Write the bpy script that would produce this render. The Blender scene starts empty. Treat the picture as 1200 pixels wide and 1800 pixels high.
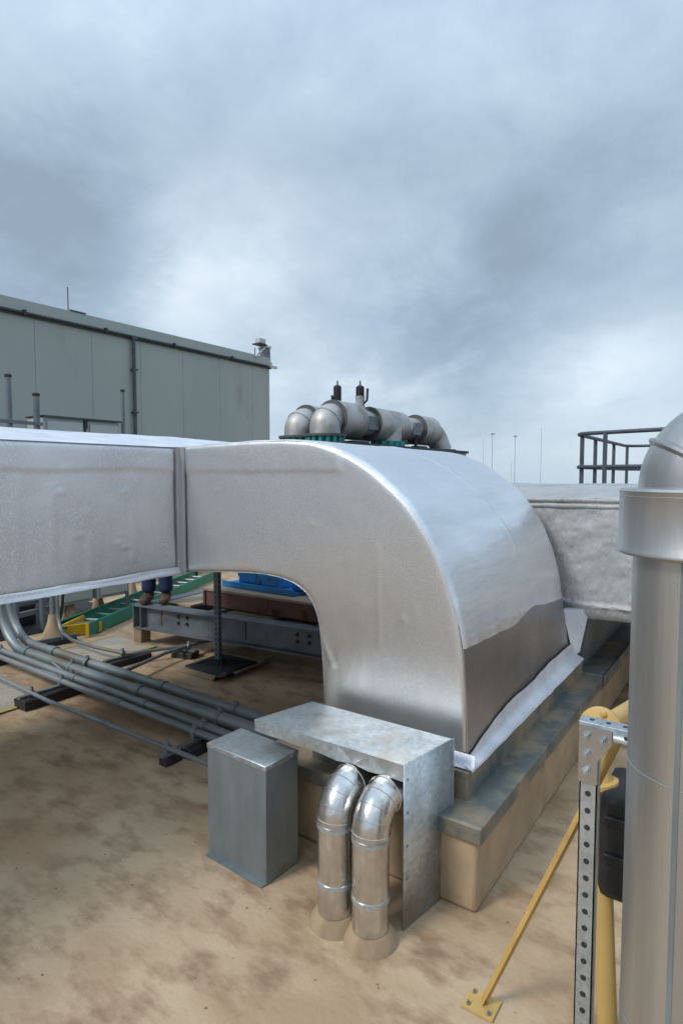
import bpy, bmesh, math, random
from mathutils import Vector, Matrix, noise
R = math.radians
PI = math.pi
random.seed(7)
S = bpy.context.scene
C = S.collection

# ------------------------------------------------------------------ camera
cam_d = bpy.data.cameras.new('camera'); cam = bpy.data.objects.new('camera', cam_d); C.objects.link(cam)
cam_d.sensor_fit = 'VERTICAL'; cam_d.sensor_height = 36; cam_d.lens = 36 * 1050 / 1800
cam_d.clip_start = 0.05; cam_d.clip_end = 5000
cam.location = (0, 0, 2.0)
cam.rotation_euler = (R(90) - math.atan(65 / 1050), 0, R(35.2))
S.camera = cam

# ------------------------------------------------------------------ world
SUN_EL, SUN_AZ = 43, 202          # azimuth clockwise from +Y
W = bpy.data.worlds.new('World'); S.world = W; W.use_nodes = True
wt = W.node_tree; wn = wt.nodes; wl = wt.links; wn.clear()
def N(t, nodes=wn, **k):
    n = nodes.new(t)
    for a, b in k.items(): setattr(n, a, b)
    return n
def ramp(n, stops):
    cr = n.color_ramp
    while len(cr.elements) > 1: cr.elements.remove(cr.elements[-1])
    cr.elements[0].position = stops[0][0]; cr.elements[0].color = (*stops[0][1], 1)
    for p, c in stops[1:]:
        e = cr.elements.new(p); e.color = (*c, 1)
out = N('ShaderNodeOutputWorld'); mixs = N('ShaderNodeMixShader'); wl.new(mixs.outputs[0], out.inputs[0])
sky = N('ShaderNodeTexSky', sky_type='NISHITA', sun_disc=False, sun_elevation=R(SUN_EL), sun_rotation=R(SUN_AZ))
b1 = N('ShaderNodeBackground'); b1.inputs[1].default_value = 0.08; wl.new(sky.outputs[0], b1.inputs[0])
b2 = N('ShaderNodeBackground'); b2.inputs[1].default_value = 1.0
wl.new(b1.outputs[0], mixs.inputs[1]); wl.new(b2.outputs[0], mixs.inputs[2]); mixs.inputs[0].default_value = 0.9
tc = N('ShaderNodeTexCoord'); sep = N('ShaderNodeSeparateXYZ'); wl.new(tc.outputs['Generated'], sep.inputs[0])
def math_n(op, a, b=None, clamp=False):
    n = N('ShaderNodeMath', operation=op, use_clamp=clamp)
    for i, v in enumerate((a, b)):
        if v is None: continue
        if isinstance(v, (int, float)): n.inputs[i].default_value = v
        else: wl.new(v, n.inputs[i])
    return n.outputs[0]
zc = math_n('ADD', math_n('MAXIMUM', sep.outputs[2], 0.0), 0.42)
comb = N('ShaderNodeCombineXYZ')
wl.new(math_n('DIVIDE', sep.outputs[0], zc), comb.inputs[0]); wl.new(math_n('DIVIDE', sep.outputs[1], zc), comb.inputs[1])
def cloud(scale, detail, rough, off, dist=0.3):
    mp = N('ShaderNodeMapping'); mp.inputs['Location'].default_value = off; wl.new(comb.outputs[0], mp.inputs[0])
    n = N('ShaderNodeTexNoise'); n.inputs['Scale'].default_value = scale; n.inputs['Detail'].default_value = detail
    n.inputs['Roughness'].default_value = rough; n.inputs['Distortion'].default_value = dist
    wl.new(mp.outputs[0], n.inputs['Vector']); return n.outputs[0]
CL = cloud(0.95, 8, 0.55, (3.1, 1.7, 0.4), 0.1)
CS = cloud(3.2, 8, 0.6, (9.3, 4.2, 1.0), 0.2)
cm = math_n('ADD', math_n('MULTIPLY', CL, 0.64), math_n('MULTIPLY', CS, 0.36))
def blob(px, py, sx, amp):
    # a darker or brighter bank of cloud in one direction of the sky
    x = (px - 600) / 1050; y = (900 - py) / 1050; p = math.atan(65 / 1050); a = R(35.2)
    f = math.cos(p) + y * math.sin(p); u = -math.sin(p) + y * math.cos(p)
    v = Vector((-math.sin(a) * f + math.cos(a) * x, math.cos(a) * f + math.sin(a) * x, u)).normalized()
    nn = N('ShaderNodeVectorMath', operation='NORMALIZE'); wl.new(tc.outputs['Generated'], nn.inputs[0])
    d = N('ShaderNodeVectorMath', operation='DISTANCE'); wl.new(nn.outputs[0], d.inputs[0]); d.inputs[1].default_value = v
    wob = math_n('MULTIPLY', math_n('SUBTRACT', CS, 0.5), sx * 1.5)
    t = math_n('SUBTRACT', 1.0, math_n('DIVIDE', math_n('ADD', d.outputs['Value'], wob), sx), True)
    sm = math_n('MULTIPLY', math_n('MULTIPLY', t, t), math_n('SUBTRACT', 3.0, math_n('MULTIPLY', t, 2.0)))
    return math_n('MULTIPLY', sm, amp)
for a in ((60, 455, .26, -.12), (190, 470, .14, -.10), (300, 505, .13, .10), (120, 520, .10, .06), (560, 650, .30, -.05), (930, 490, .24, -.09), (760, 640, .22, -.06),
          (1050, 690, .22, .12), (420, 470, .25, .06), (1000, 790, .35, .03), (900, 620, .16, -.05), (680, 430, .2, .03)):
    cm = math_n('ADD', cm, blob(*a))
cr = N('ShaderNodeValToRGB'); wl.new(cm, cr.inputs[0])
ramp(cr, [(0.28, (.225, .29, .365)), (0.40, (.28, .365, .455)), (0.50, (.36, .45, .54)), (0.59, (.475, .56, .64)), (0.72, (.68, .745, .80))])
# pale band towards the horizon, brighter overhead
hz = N('ShaderNodeMapRange'); wl.new(sep.outputs[2], hz.inputs[0]); hz.inputs[1].default_value = 0.0; hz.inputs[2].default_value = 0.16
hz.inputs[3].default_value = 0.55; hz.inputs[4].default_value = 0.0
mh = N('ShaderNodeMixRGB'); wl.new(hz.outputs[0], mh.inputs[0]); wl.new(cr.outputs[0], mh.inputs[1]); mh.inputs[2].default_value = (.42, .51, .60, 1)
zb = N('ShaderNodeMapRange'); wl.new(sep.outputs[2], zb.inputs[0]); zb.inputs[1].default_value = 0.45; zb.inputs[2].default_value = 1.0
zb.inputs[3].default_value = 1.0; zb.inputs[4].default_value = 2.2
mb = N('ShaderNodeVectorMath', operation='SCALE'); wl.new(mh.outputs[0], mb.inputs[0]); wl.new(zb.outputs[0], mb.inputs['Scale'])
wl.new(mb.outputs[0], b2.inputs[0])

# ------------------------------------------------------------------ sun (veiled by cloud)
sd = bpy.data.lights.new('sun', 'SUN'); sd.energy = 1.3; sd.angle = R(14); sd.color = (1, .96, .9)
sun = bpy.data.objects.new('sun', sd); C.objects.link(sun)
az = R(SUN_AZ); el = R(SUN_EL)
sv = Vector((math.sin(az) * math.cos(el), math.cos(az) * math.cos(el), math.sin(el)))
sun.rotation_euler = sv.to_track_quat('Z', 'Y').to_euler(); sun.location = (0, 0, 30)
S.view_settings.view_transform = 'Standard'; S.view_settings.look = 'None'
S.view_settings.exposure = 0.52; S.view_settings.gamma = 1.0
S.view_settings.use_curve_mapping = False

# ------------------------------------------------------------------ materials
def mat(name, c1, c2=None, rough=.6, metal=0., scale=4., detail=6, lo=.35, hi=.65, stretch=(1, 1, 1), bump=0., bscale=60., bstretch=(1, 1, 1),
        c3=None, s3=1.2, t3=(.55, .7), rvar=0., spangle=0., bdist=.01, spec=.5, s3s=(1, 1, 1)):
    m = bpy.data.materials.new(name); m.use_nodes = True; nt = m.node_tree; nd = nt.nodes; L = nt.links
    p = nd['Principled BSDF']; p.inputs['Roughness'].default_value = rough; p.inputs['Metallic'].default_value = metal
    p.inputs['Specular IOR Level'].default_value = spec
    co = nd.new('ShaderNodeTexCoord')
    def nz(sc, st, det=detail, ro=.55):
        mp = nd.new('ShaderNodeMapping'); mp.inputs['Scale'].default_value = st; L.new(co.outputs['Object'], mp.inputs[0])
        n = nd.new('ShaderNodeTexNoise'); n.inputs['Scale'].default_value = sc; n.inputs['Detail'].default_value = det; n.inputs['Roughness'].default_value = ro
        L.new(mp.outputs[0], n.inputs['Vector']); return n.outputs[0]
    def rng(s, a, b, x=0., y=1.):
        r = nd.new('ShaderNodeMapRange'); L.new(s, r.inputs[0]); r.inputs[1].default_value = a; r.inputs[2].default_value = b
        r.inputs[3].default_value = x; r.inputs[4].default_value = y; return r.outputs[0]
    def mix(f, a, b):
        x = nd.new('ShaderNodeMixRGB'); L.new(f, x.inputs[0])
        for i, v in ((1, a), (2, b)):
            if isinstance(v, tuple): x.inputs[i].default_value = (*v, 1)
            else: L.new(v, x.inputs[i])
        return x.outputs[0]
    col = c1
    if c2:
        n0 = nz(scale, stretch); col = mix(rng(n0, lo, hi), c1, c2)
        if rvar: L.new(rng(n0, .3, .7, rough - rvar, rough + rvar), p.inputs['Roughness'])
    if spangle:
        v = nd.new('ShaderNodeTexVoronoi'); v.inputs['Scale'].default_value = spangle; L.new(co.outputs['Object'], v.inputs['Vector'])
        sc_ = nd.new('ShaderNodeSeparateColor'); L.new(v.outputs['Color'], sc_.inputs[0])
        col = mix(rng(sc_.outputs[0], 0, 1, 0, .38), col, tuple(min(1, x * 1.5) for x in c1))
    if c3:
        col = mix(rng(nz(s3, s3s, 8, .62), *t3), col, c3)
    if isinstance(col, tuple): p.inputs['Base Color'].default_value = (*col, 1)
    else: L.new(col, p.inputs['Base Color'])
    if bump:
        b = nd.new('ShaderNodeBump'); b.inputs['Strength'].default_value = bump; b.inputs['Distance'].default_value = bdist
        L.new(nz(bscale, bstretch, 5), b.inputs['Height']); L.new(b.outputs[0], p.inputs['Normal'])
    return m
M = {}
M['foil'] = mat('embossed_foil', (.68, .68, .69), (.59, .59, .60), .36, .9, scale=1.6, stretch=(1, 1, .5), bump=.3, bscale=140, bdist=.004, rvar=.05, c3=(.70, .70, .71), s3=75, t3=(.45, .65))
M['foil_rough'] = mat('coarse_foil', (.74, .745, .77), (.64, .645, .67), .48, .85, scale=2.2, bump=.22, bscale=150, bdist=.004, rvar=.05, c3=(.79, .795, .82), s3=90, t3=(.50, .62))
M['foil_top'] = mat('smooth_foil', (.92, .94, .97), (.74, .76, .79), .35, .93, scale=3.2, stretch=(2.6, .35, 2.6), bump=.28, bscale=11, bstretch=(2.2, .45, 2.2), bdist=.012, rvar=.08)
M['tape'] = mat('white_foil_tape', (.78, .80, .86), (.62, .64, .70), .5, .35, scale=5, bump=.4, bscale=50)
M['galv_dull'] = mat('dull_galvanised', (.50, .51, .54), (.36, .37, .39), .30, .95, scale=1.4, bump=.25, bscale=70, c3=(.36, .33, .29), s3=2.2, t3=(.55, .8), rvar=.06)
M['galv'] = mat('galvanised', (.47, .52, .55), (.31, .36, .39), .42, .7, scale=7, bump=.06, bscale=20, c3=(.40, .37, .32), s3=3.0, t3=(.52, .68), rvar=.08, spangle=55)
M['galv_flash'] = mat('galvanised_flashing', (.19, .215, .21), (.12, .14, .135), .5, .45, scale=5, bump=.12, bscale=25, c3=(.34, .28, .20), s3=3.5, t3=(.46, .60), rvar=.08)
M['galv_pole'] = mat('galvanised_pole', (.27, .31, .33), (.19, .225, .24), .5, .5, scale=6, stretch=(1, 1, .3), c3=(.20, .15, .10), s3=7, t3=(.64, .75))
M['conduit'] = mat('conduit_metal', (.30, .33, .345), (.20, .225, .235), .5, .55, scale=5, stretch=(.3, 1, 1), c3=(.22, .20, .15), s3=1.3, t3=(.5, .7))
M['steel'] = mat('painted_steel', (.19, .215, .24), (.13, .15, .17), .55, .25, scale=3, c3=(.11, .12, .13), s3=5, t3=(.56, .7), bump=.1, bscale=30)
M['rust'] = mat('rust', (.13, .04, .02), (.07, .03, .02), .85, 0, scale=20)
M['redbrown'] = mat('primer_red_steel', (.17, .08, .065), (.12, .06, .05), .75, 0, scale=4, c3=(.06, .012, .01), s3=5, t3=(.58, .64))
M['tan'] = mat('tan_roof_coating', (.52, .385, .25), (.405, .275, .165), .85, 0, scale=1.3, detail=14, lo=.42, hi=.60, stretch=(1, 1.7, 1), bump=.3, bscale=34, bdist=.015,
               c3=(.29, .185, .11), s3=3.4, t3=(.48, .66), s3s=(1, 1.8, 1))
M['tan_wall'] = mat('tan_coating', (.46, .34, .215), (.34, .245, .155), .85, 0, scale=3, bump=.3, bscale=22, bdist=.015, c3=(.24, .165, .10), s3=3.5, t3=(.55, .75), s3s=(1, 1, .4))
M['tan_dark'] = mat('bare_tan_stub', (.30, .20, .13), (.22, .15, .10), .85, 0, scale=6)
M['pad'] = mat('walkway_pad', (.47, .42, .34), (.38, .33, .26), .9, 0, scale=3, bump=1.0, bscale=60, bdist=.01, c3=(.36, .29, .20), s3=3, t3=(.52, .7))
M['yellowline'] = mat('faded_yellow_line', (.50, .40, .10), (.42, .33, .16), .85, 0, scale=9)
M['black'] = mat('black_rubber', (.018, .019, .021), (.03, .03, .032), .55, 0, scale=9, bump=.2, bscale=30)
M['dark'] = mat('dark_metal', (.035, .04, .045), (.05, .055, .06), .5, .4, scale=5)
M['rail'] = mat('weathered_rail', (.085, .10, .12), (.055, .065, .08), .55, .3, scale=7)
M['panel'] = mat('pale_wall_panel', (.33, .37, .355), (.30, .34, .33), .55, .1, scale=.6, stretch=(1, 1, .3), c3=(.20, .20, .175), s3=.9, t3=(.6, .85), s3s=(1, 1, .35))
M['fascia'] = mat('wall_fascia', (.34, .385, .375), (.30, .345, .34), .5, .1, scale=1.2)
M['seam'] = mat('panel_seam', (.20, .215, .205), None, .8)
M['cab'] = mat('grey_enclosure', (.46, .49, .48), (.40, .43, .42), .5, .1, scale=2)
M['stainless'] = mat('stainless_jacket', (.54, .54, .53), (.36, .365, .365), .40, .86, scale=5.5, stretch=(2.2, 2.2, .07), bump=.12, bscale=30, bstretch=(1, 1, .1), rvar=.08)  # vertical colour streaks stand in for reflections on the jacket
M['stain_bright'] = mat('polished_jacket', (.72, .71, .69), (.50, .49, .48), .24, .95, scale=7, bump=.25, bscale=9, bdist=.02, rvar=.06)
M['pipejack'] = mat('header_jacket', (.50, .485, .465), (.37, .36, .35), .52, .7, scale=3, bump=.15, bscale=12, bdist=.02, c3=(.22, .20, .185), s3=3, t3=(.5, .7))
M['pipejack_d'] = mat('header_jacket_end', (.12, .12, .12), (.085, .085, .085), .6, .4, scale=5)
M['greyduct'] = mat('weathered_foil_wrap', (.44, .445, .45), (.37, .375, .38), .6, .25, scale=3.0, bump=.8, bscale=11, bstretch=(1.6, 1.6, .6), bdist=.03, rvar=.06, c3=(.30, .29, .27), s3=2, t3=(.5, .75))
M['joint'] = mat('dark_foil_fold', (.42, .42, .44), (.33, .33, .35), .5, .6, scale=5, stretch=(1, 1, .2), bump=.3, bscale=30)
M['teal'] = mat('teal_gasket', (.02, .30, .26), (.02, .22, .20), .5, 0, scale=8)
M['green'] = mat('green_fibreglass', (.0, .235, .155), (.0, .17, .115), .4, 0, scale=4, c3=(.06, .22, .16), s3=14, t3=(.62, .7))
M['yellow'] = mat('yellow_fibreglass', (.68, .42, .015), (.55, .32, .012), .45, 0, scale=5)
M['yellow_paint'] = mat('gas_yellow_paint', (.62, .42, .15), (.54, .36, .12), .45, 0, scale=6, c3=(.42, .28, .11), s3=9, t3=(.58, .72))
M['alu'] = mat('dull_aluminium', (.38, .39, .40), (.28, .29, .30), .5, .7, scale=6)
M['blue'] = mat('blue_paint', (.02, .27, .68), (.015, .20, .52), .4, 0, scale=6, c3=(.03, .05, .08), s3=11, t3=(.6, .68))
M['wood'] = mat('weathered_board', (.40, .32, .23), (.30, .235, .165), .85, 0, scale=3, stretch=(1, 6, 1))
M['white'] = mat('white_paint', (.52, .52, .52), (.42, .42, .43), .55, 0, scale=8)
M['valve_w'] = mat('pale_valve_body', (.42, .43, .44), (.2, .2, .2), .55, .1, scale=30)
M['valve_b'] = mat('dark_vent_body', (.022, .019, .020), (.016, .014, .015), .55, .2, scale=8)
M['jeans'] = mat('denim', (.018, .035, .11), (.012, .022, .07), .9, 0, scale=14, bump=.5, bscale=40)
M['jacket'] = mat('work_jacket', (.06, .065, .075), (.045, .05, .058), .9, 0, scale=8)
M['boot'] = mat('brown_leather', (.12, .075, .045), (.08, .05, .03), .75, 0, scale=14)
M['skin'] = mat('skin', (.42, .25, .17), (.38, .22, .15), .55, 0, scale=10)
M['hair'] = mat('dark_hair', (.02, .015, .012), (.03, .022, .018), .7, 0, scale=30)
M['mast'] = mat('hazed_mast_metal', (.33, .38, .43), None, .6)  # grey-blue tint puts distance haze into the colour
M['earth'] = mat('distant_ground', (.10, .12, .08), (.17, .16, .12), .95, 0, scale=.02)

# ------------------------------------------------------------------ mesh builder
class MB:
    def __init__(s): s.v = []; s.f = []; s.mi = []; s.cur = 0
    def add(s, vs, fs):
        b = len(s.v); s.v += [tuple(v) for v in vs]
        for f in fs: s.f.append([b + i for i in f]); s.mi.append(s.cur)
        return s
    def box(s, x0, x1, y0, y1, z0, z1, mtx=None):
        vs = [Vector((x, y, z)) for x in (x0, x1) for y in (y0, y1) for z in (z0, z1)]
        if mtx: vs = [mtx @ v for v in vs]
        return s.add(vs, [(0, 1, 3, 2), (4, 6, 7, 5), (0, 4, 5, 1), (2, 3, 7, 6), (0, 2, 6, 4), (1, 5, 7, 3)])
    def bar(s, a, b, w, h, up=(0, 0, 1)):
        a = Vector(a); b = Vector(b); d = (b - a); L = d.length; d.normalize(); u = Vector(up)
        sd_ = d.cross(u).normalized(); u = sd_.cross(d)
        m = Matrix((sd_, d, u)).transposed().to_4x4(); m.translation = a
        return s.box(-w / 2, w / 2, 0, L, -h / 2, h / 2, m)
    def tube(s, pts, r, n=14, caps=True):
        pts = [Vector(p) for p in pts]; k = len(pts); rs = r if isinstance(r, (list, tuple)) else [r] * k
        t0 = (pts[1] - pts[0]).normalized(); a = t0.orthogonal().normalized(); vs = []
        for i in range(k):
            t = (pts[min(i + 1, k - 1)] - pts[max(i - 1, 0)]).normalized()
            a = (a - t * a.dot(t)).normalized(); b = t.cross(a)
            for j in range(n):
                an = 2 * PI * j / n; vs.append(pts[i] + (a * math.cos(an) + b * math.sin(an)) * rs[i])
        fs = [(i * n + j, i * n + (j + 1) % n, (i + 1) * n + (j + 1) % n, (i + 1) * n + j) for i in range(k - 1) for j in range(n)]
        if caps: fs += [tuple(range(n))[::-1], tuple((k - 1) * n + j for j in range(n))]
        return s.add(vs, fs)
    def lathe(s, prof, base, axis=(0, 0, 1), n=32):
        # prof: (radius, height) pairs
        ax = Vector(axis).normalized(); a = ax.orthogonal().normalized(); b = ax.cross(a); base = Vector(base); vs = []
        for r_, h in prof:
            for j in range(n):
                an = 2 * PI * j / n; vs.append(base + ax * h + (a * math.cos(an) + b * math.sin(an)) * r_)
        k = len(prof); fs = [(i * n + j, i * n + (j + 1) % n, (i + 1) * n + (j + 1) % n, (i + 1) * n + j) for i in range(k - 1) for j in range(n)]
        fs += [tuple(range(n))[::-1], tuple((k - 1) * n + j for j in range(n))]
        return s.add(vs, fs)
    def prism(s, poly, fn, a, b):
        n = len(poly); vs = [fn(p, a) for p in poly] + [fn(p, b) for p in poly]
        return s.add(vs, [tuple(range(n)), tuple(range(n, 2 * n))[::-1]] + [(i, i + n, (i + 1) % n + n, (i + 1) % n) for i in range(n)])
    def grid(s, fn, nu, nv):
        vs = [fn(i / nu, j / nv) for i in range(nu + 1) for j in range(nv + 1)]
        w = nv + 1
        return s.add(vs, [(i * w + j, i * w + j + 1, (i + 1) * w + j + 1, (i + 1) * w + j) for i in range(nu) for j in range(nv)])
    def sphere(s, c, r, n=10, sc=(1, 1, 1)):
        c = Vector(c); vs = []; fs = []
        for i in range(n + 1):
            for j in range(n * 2):
                th = PI * i / n; ph = PI * j / n
                vs.append(c + Vector((math.sin(th) * math.cos(ph) * sc[0], math.sin(th) * math.sin(ph) * sc[1], math.cos(th) * sc[2])) * r)
        w = n * 2
        for i in range(n):
            for j in range(w): fs.append((i * w + j, (i + 1) * w + j, (i + 1) * w + (j + 1) % w, i * w + (j + 1) % w))
        return s.add(vs, fs)
    def build(s, name, m, parent=None, bevel=0., label=None, cat=None, group=None, kind=None, sharp=38, loc=None, solid=0.):
        me = bpy.data.meshes.new(name); off = Vector((0, 0, 0))
        if parent is not None: off = world_loc(parent)
        if loc is not None: off = Vector(loc)
        me.from_pydata([Vector(v) - off for v in s.v], [], s.f)
        mats = m if isinstance(m, list) else [m]
        for x in mats: me.materials.append(x)
        for i, p in enumerate(me.polygons): p.material_index = s.mi[i]; p.use_smooth = True
        bm = bmesh.new(); bm.from_mesh(me); bmesh.ops.remove_doubles(bm, verts=bm.verts, dist=1e-5)
        bmesh.ops.recalc_face_normals(bm, faces=bm.faces)
        lim = R(sharp)
        for e in bm.edges:
            if len(e.link_faces) == 2 and e.calc_face_angle(0) > lim: e.smooth = False
        bm.to_mesh(me); bm.free()
        o = bpy.data.objects.new(name, me); C.objects.link(o)
        if parent is not None: o.parent = parent
        elif loc is not None: o.location = off
        if solid:
            md = o.modifiers.new('solid', 'SOLIDIFY'); md.thickness = solid; md.offset = 0
        if bevel:
            md = o.modifiers.new('bevel', 'BEVEL'); md.width = bevel; md.segments = 2; md.limit_method = 'ANGLE'; md.angle_limit = R(35); md.harden_normals = False
        tag(o, label, cat, group, kind)
        return o
def world_loc(o):
    v = Vector((0, 0, 0))
    while o is not None: v += o.location; o = o.parent
    return v
def tag(o, label=None, cat=None, group=None, kind=None):
    if label: o['label'] = label
    if cat: o['category'] = cat
    if group: o['group'] = group
    if kind: o['kind'] = kind
    return o
def thing(name, loc, label, cat, group=None):
    o = bpy.data.objects.new(name, None); C.objects.link(o); o.location = loc; o.empty_display_size = .2
    return tag(o, label, cat, group)
def kids(o): return [c for c in bpy.data.objects if c.parent == o]
def copy_tree(o, loc=None, label=None, parent=None, rz=None):
    c = o.copy(); C.objects.link(c)
    if parent is not None: c.parent = parent
    if loc is not None: c.location = loc
    if rz is not None: c.rotation_euler = (0, 0, rz)
    if label: c['label'] = label
    for ch in kids(o): copy_tree(ch, parent=c)
    return c
def fillet(pts, r, seg=8):
    pts = [Vector(p) for p in pts]; o = [pts[0]]
    for i in range(1, len(pts) - 1):
        rr = r[i - 1] if isinstance(r, (list, tuple)) else r
        a = (pts[i - 1] - pts[i]); b = (pts[i + 1] - pts[i]); la, lb = a.length, b.length; a.normalize(); b.normalize()
        ang = a.angle(b); d = min(rr / math.tan(ang / 2), la * .49, lb * .49)
        p0 = pts[i] + a * d; p1 = pts[i] + b * d; k = d * math.tan(ang / 2)
        cdir = (a + b).normalized(); cen = pts[i] + cdir * (k / math.sin(ang / 2))
        v0 = p0 - cen; v1 = p1 - cen; th = v0.angle(v1)
        for j in range(seg + 1):
            t = j / seg; o.append(cen + (v0 * math.sin((1 - t) * th) + v1 * math.sin(t * th)) / math.sin(th))
    o.append(pts[-1]); return o
def fb(p, s, o=4):
    return noise.fractal(Vector(p) * s, 1.0, 2.0, o, noise_basis='PERLIN_ORIGINAL')
def interp(pts, n):
    # resample a polyline through a Catmull-Rom curve, even in length
    P = [Vector(p) for p in pts]; dense = []
    for i in range(len(P) - 1):
        a = P[max(i - 1, 0)]; b = P[i]; c = P[i + 1]; d = P[min(i + 2, len(P) - 1)]
        for k in range(12):
            t = k / 12
            dense.append(.5 * ((2 * b) + (c - a) * t + (2 * a - 5 * b + 4 * c - d) * t * t + (3 * b - a - 3 * c + d) * t ** 3))
    dense.append(P[-1]); L = [0]
    for i in range(1, len(dense)): L.append(L[-1] + (dense[i] - dense[i - 1]).length)
    o = []; j = 0
    for i in range(n + 1):
        s_ = L[-1] * i / n
        while j < len(L) - 2 and L[j + 1] < s_: j += 1
        t = (s_ - L[j]) / max(L[j + 1] - L[j], 1e-9); o.append(dense[j].lerp(dense[j + 1], min(max(t, 0), 1)))
    return o
def segdist(p, a, b):
    ab = (b[0] - a[0], b[1] - a[1]); t = ((p[0] - a[0]) * ab[0] + (p[1] - a[1]) * ab[1]) / (ab[0] ** 2 + ab[1] ** 2)
    t = min(max(t, 0), 1); return math.hypot(p[0] - a[0] - ab[0] * t, p[1] - a[1] - ab[1] * t)

# ------------------------------------------------------------------ setting
b = MB(); b.grid(lambda u, v: Vector((-26 + u * 60, -22 + v * 62, (.012 * fb((u * 60, v * 62, 0), .8)) if 0 else 0)), 60, 60)
b.box(-26, 34, -22, 40, -18, -.02)
b.build('roof_deck', M['tan'], kind='structure')
b = MB(); b.lathe([(0.01, 0), (380, .01)], (0, 0, -18), n=64); b.build('ground', M['earth'], kind='structure')

# main building behind the left duct
bl = thing('metal_clad_building', (-13.5, 10, 0), 'long pale grey-green metal-panel building with a drainpipe, behind the silver duct', 'building')
b = MB(); y = 14.98; ys = [15.0, 14.85, 14.18]
while ys[-1] > -14: ys.append(ys[-1] - 1.4)
for i in range(len(ys) - 1):
    b.box(-13.56, -13.5, ys[i + 1] + .0035, ys[i] - .0035, 0, 5.52)
b.cur = 1; b.box(-13.7, -13.53, ys[-1], 14.99, 0, 5.5); b.box(-30, -13.7, ys[-1], 15.0, 0, 5.5)
b.build('wall', [M['panel'], M['seam']], bl)
b = MB(); b.box(-13.7, -13.46, -14, 15.03, 5.60, 5.86); b.box(-30, -13.7, -14, 15.03, 5.50, 5.80); b.build('fascia', M['fascia'], bl, bevel=.01)
b = MB(); b.box(-13.55, -13.44, -14, 15.04, 5.50, 5.60)
b.tube([(-13.42, -14, 5.56), (-13.42, 15.0, 5.56)], .025, 8)
for q in (13.2, 11.0, 8.9, 6.9, 5.0): b.box(-13.45, -13.38, q, q + .06, 5.52, 5.63)
b.build('eaves_conduit', M['dark'], bl)
dp = MB(); dp.tube([(-13.42, 9.72, 5.56), (-13.42, 9.72, 0)], .045, 12); dpo = dp.build('drainpipe', M['rail'], bl)
for q in (5.5, 4.7, 3.6, 2.4): MB().box(-13.49, -13.36, 9.65, 9.79, q, q + .05).build('pipe_clamp', M['rail'], dpo)
b = MB(); b.box(-13.45, -13.36, 14.9, 15.25, 5.53, 5.60); b.box(-13.62, -13.46, 15.03, 15.1, 5.62, 5.72); b.build('corner_bracket', M['white'], bl)

t = thing('lightning_rod', (-13.55, 8.07, 5.86), 'thin upright air terminal standing alone on the long building roof edge', 'lightning rod')
MB().tube([(-13.55, 8.03, 5.86), (-13.55, 8.03, 6.42)], .012, 8).build('rod', M['dark'], t)
MB().box(-13.62, -13.44, 8.02, 8.42, 5.86, 5.885).build('base_strap', M['rail'], t)

t = thing('security_camera', (-13.5, 14.7, 5.86), 'small boxy camera on a white diagonal arm at the end corner of the building roof', 'camera')
MB().box(-13.6, -13.38, 14.42, 14.72, 6.24, 6.42).build('camera_housing', M['white'], t, bevel=.03)
b = MB(); b.box(-13.64, -13.34, 14.34, 14.74, 6.2, 6.235); b.build('sunshield', M['dark'], t)
MB().bar((-13.42, 14.26, 5.78), (-13.42, 14.78, 6.22), .05, .05).build('diagonal_arm', M['white'], t)
b = MB(); b.prism([(14.86, 5.86), (15.06, 5.86), (15.04, 6.18), (14.74, 6.18)], lambda p, x: Vector((x, p[0], p[1])), -13.75, -13.5); b.build('mounting_plate', M['steel'], t)
MB().tube([(-13.48, 14.3, 5.86), (-13.48, 14.3, 6.08)], .015, 8).build('antenna', M['rail'], t)
MB().box(-13.75, -13.44, 14.72, 15.05, 6.18, 6.235).build('top_plate', M['white'], t)

# ------------------------------------------------------------------ the big silver duct
XJ = -3.226; Y0, Y1 = 2.686, 4.784
OUT = interp([(XJ, 2.19), (-3.0, 2.197), (-2.75, 2.204), (-2.483, 2.208), (-2.303, 2.204), (-2.133, 2.192), (-2.03, 2.172), (-1.895, 2.128), (-1.746, 2.055), (-1.604, 1.955),
              (-1.49, 1.855), (-1.403, 1.751), (-1.33, 1.64), (-1.275, 1.525), (-1.215, 1.36), (-1.177, 1.182), (-1.157, .98), (-1.148, .8), (-1.142, .585)], 160)
INN = interp([(XJ, 1.34), (-3.0, 1.358), (-2.788, 1.376), (-2.521, 1.392), (-2.4, 1.389), (-2.309, 1.378), (-2.222, 1.354), (-2.145, 1.31), (-2.095, 1.247), (-2.055, 1.141),
              (-2.032, .942), (-2.02, .75), (-2.015, .585)], 160)
dk = thing('silver_duct', (-1.6, 3.7, .58), 'huge foil-wrapped silver rectangular duct with a curved elbow turning down onto its curb', 'duct')
innl = [tuple(v) for v in INN]
ridge = [(-2.47, 1.39), (-2.30, 1.36), (-2.2, 1.31), (-2.11, 1.2), (-2.03, 1.05), (-1.96, .93)]
seamv = [(-1.66, 1.62), (-1.655, 1.35), (-1.65, 1.08), (-1.60, 1.03)]
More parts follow.
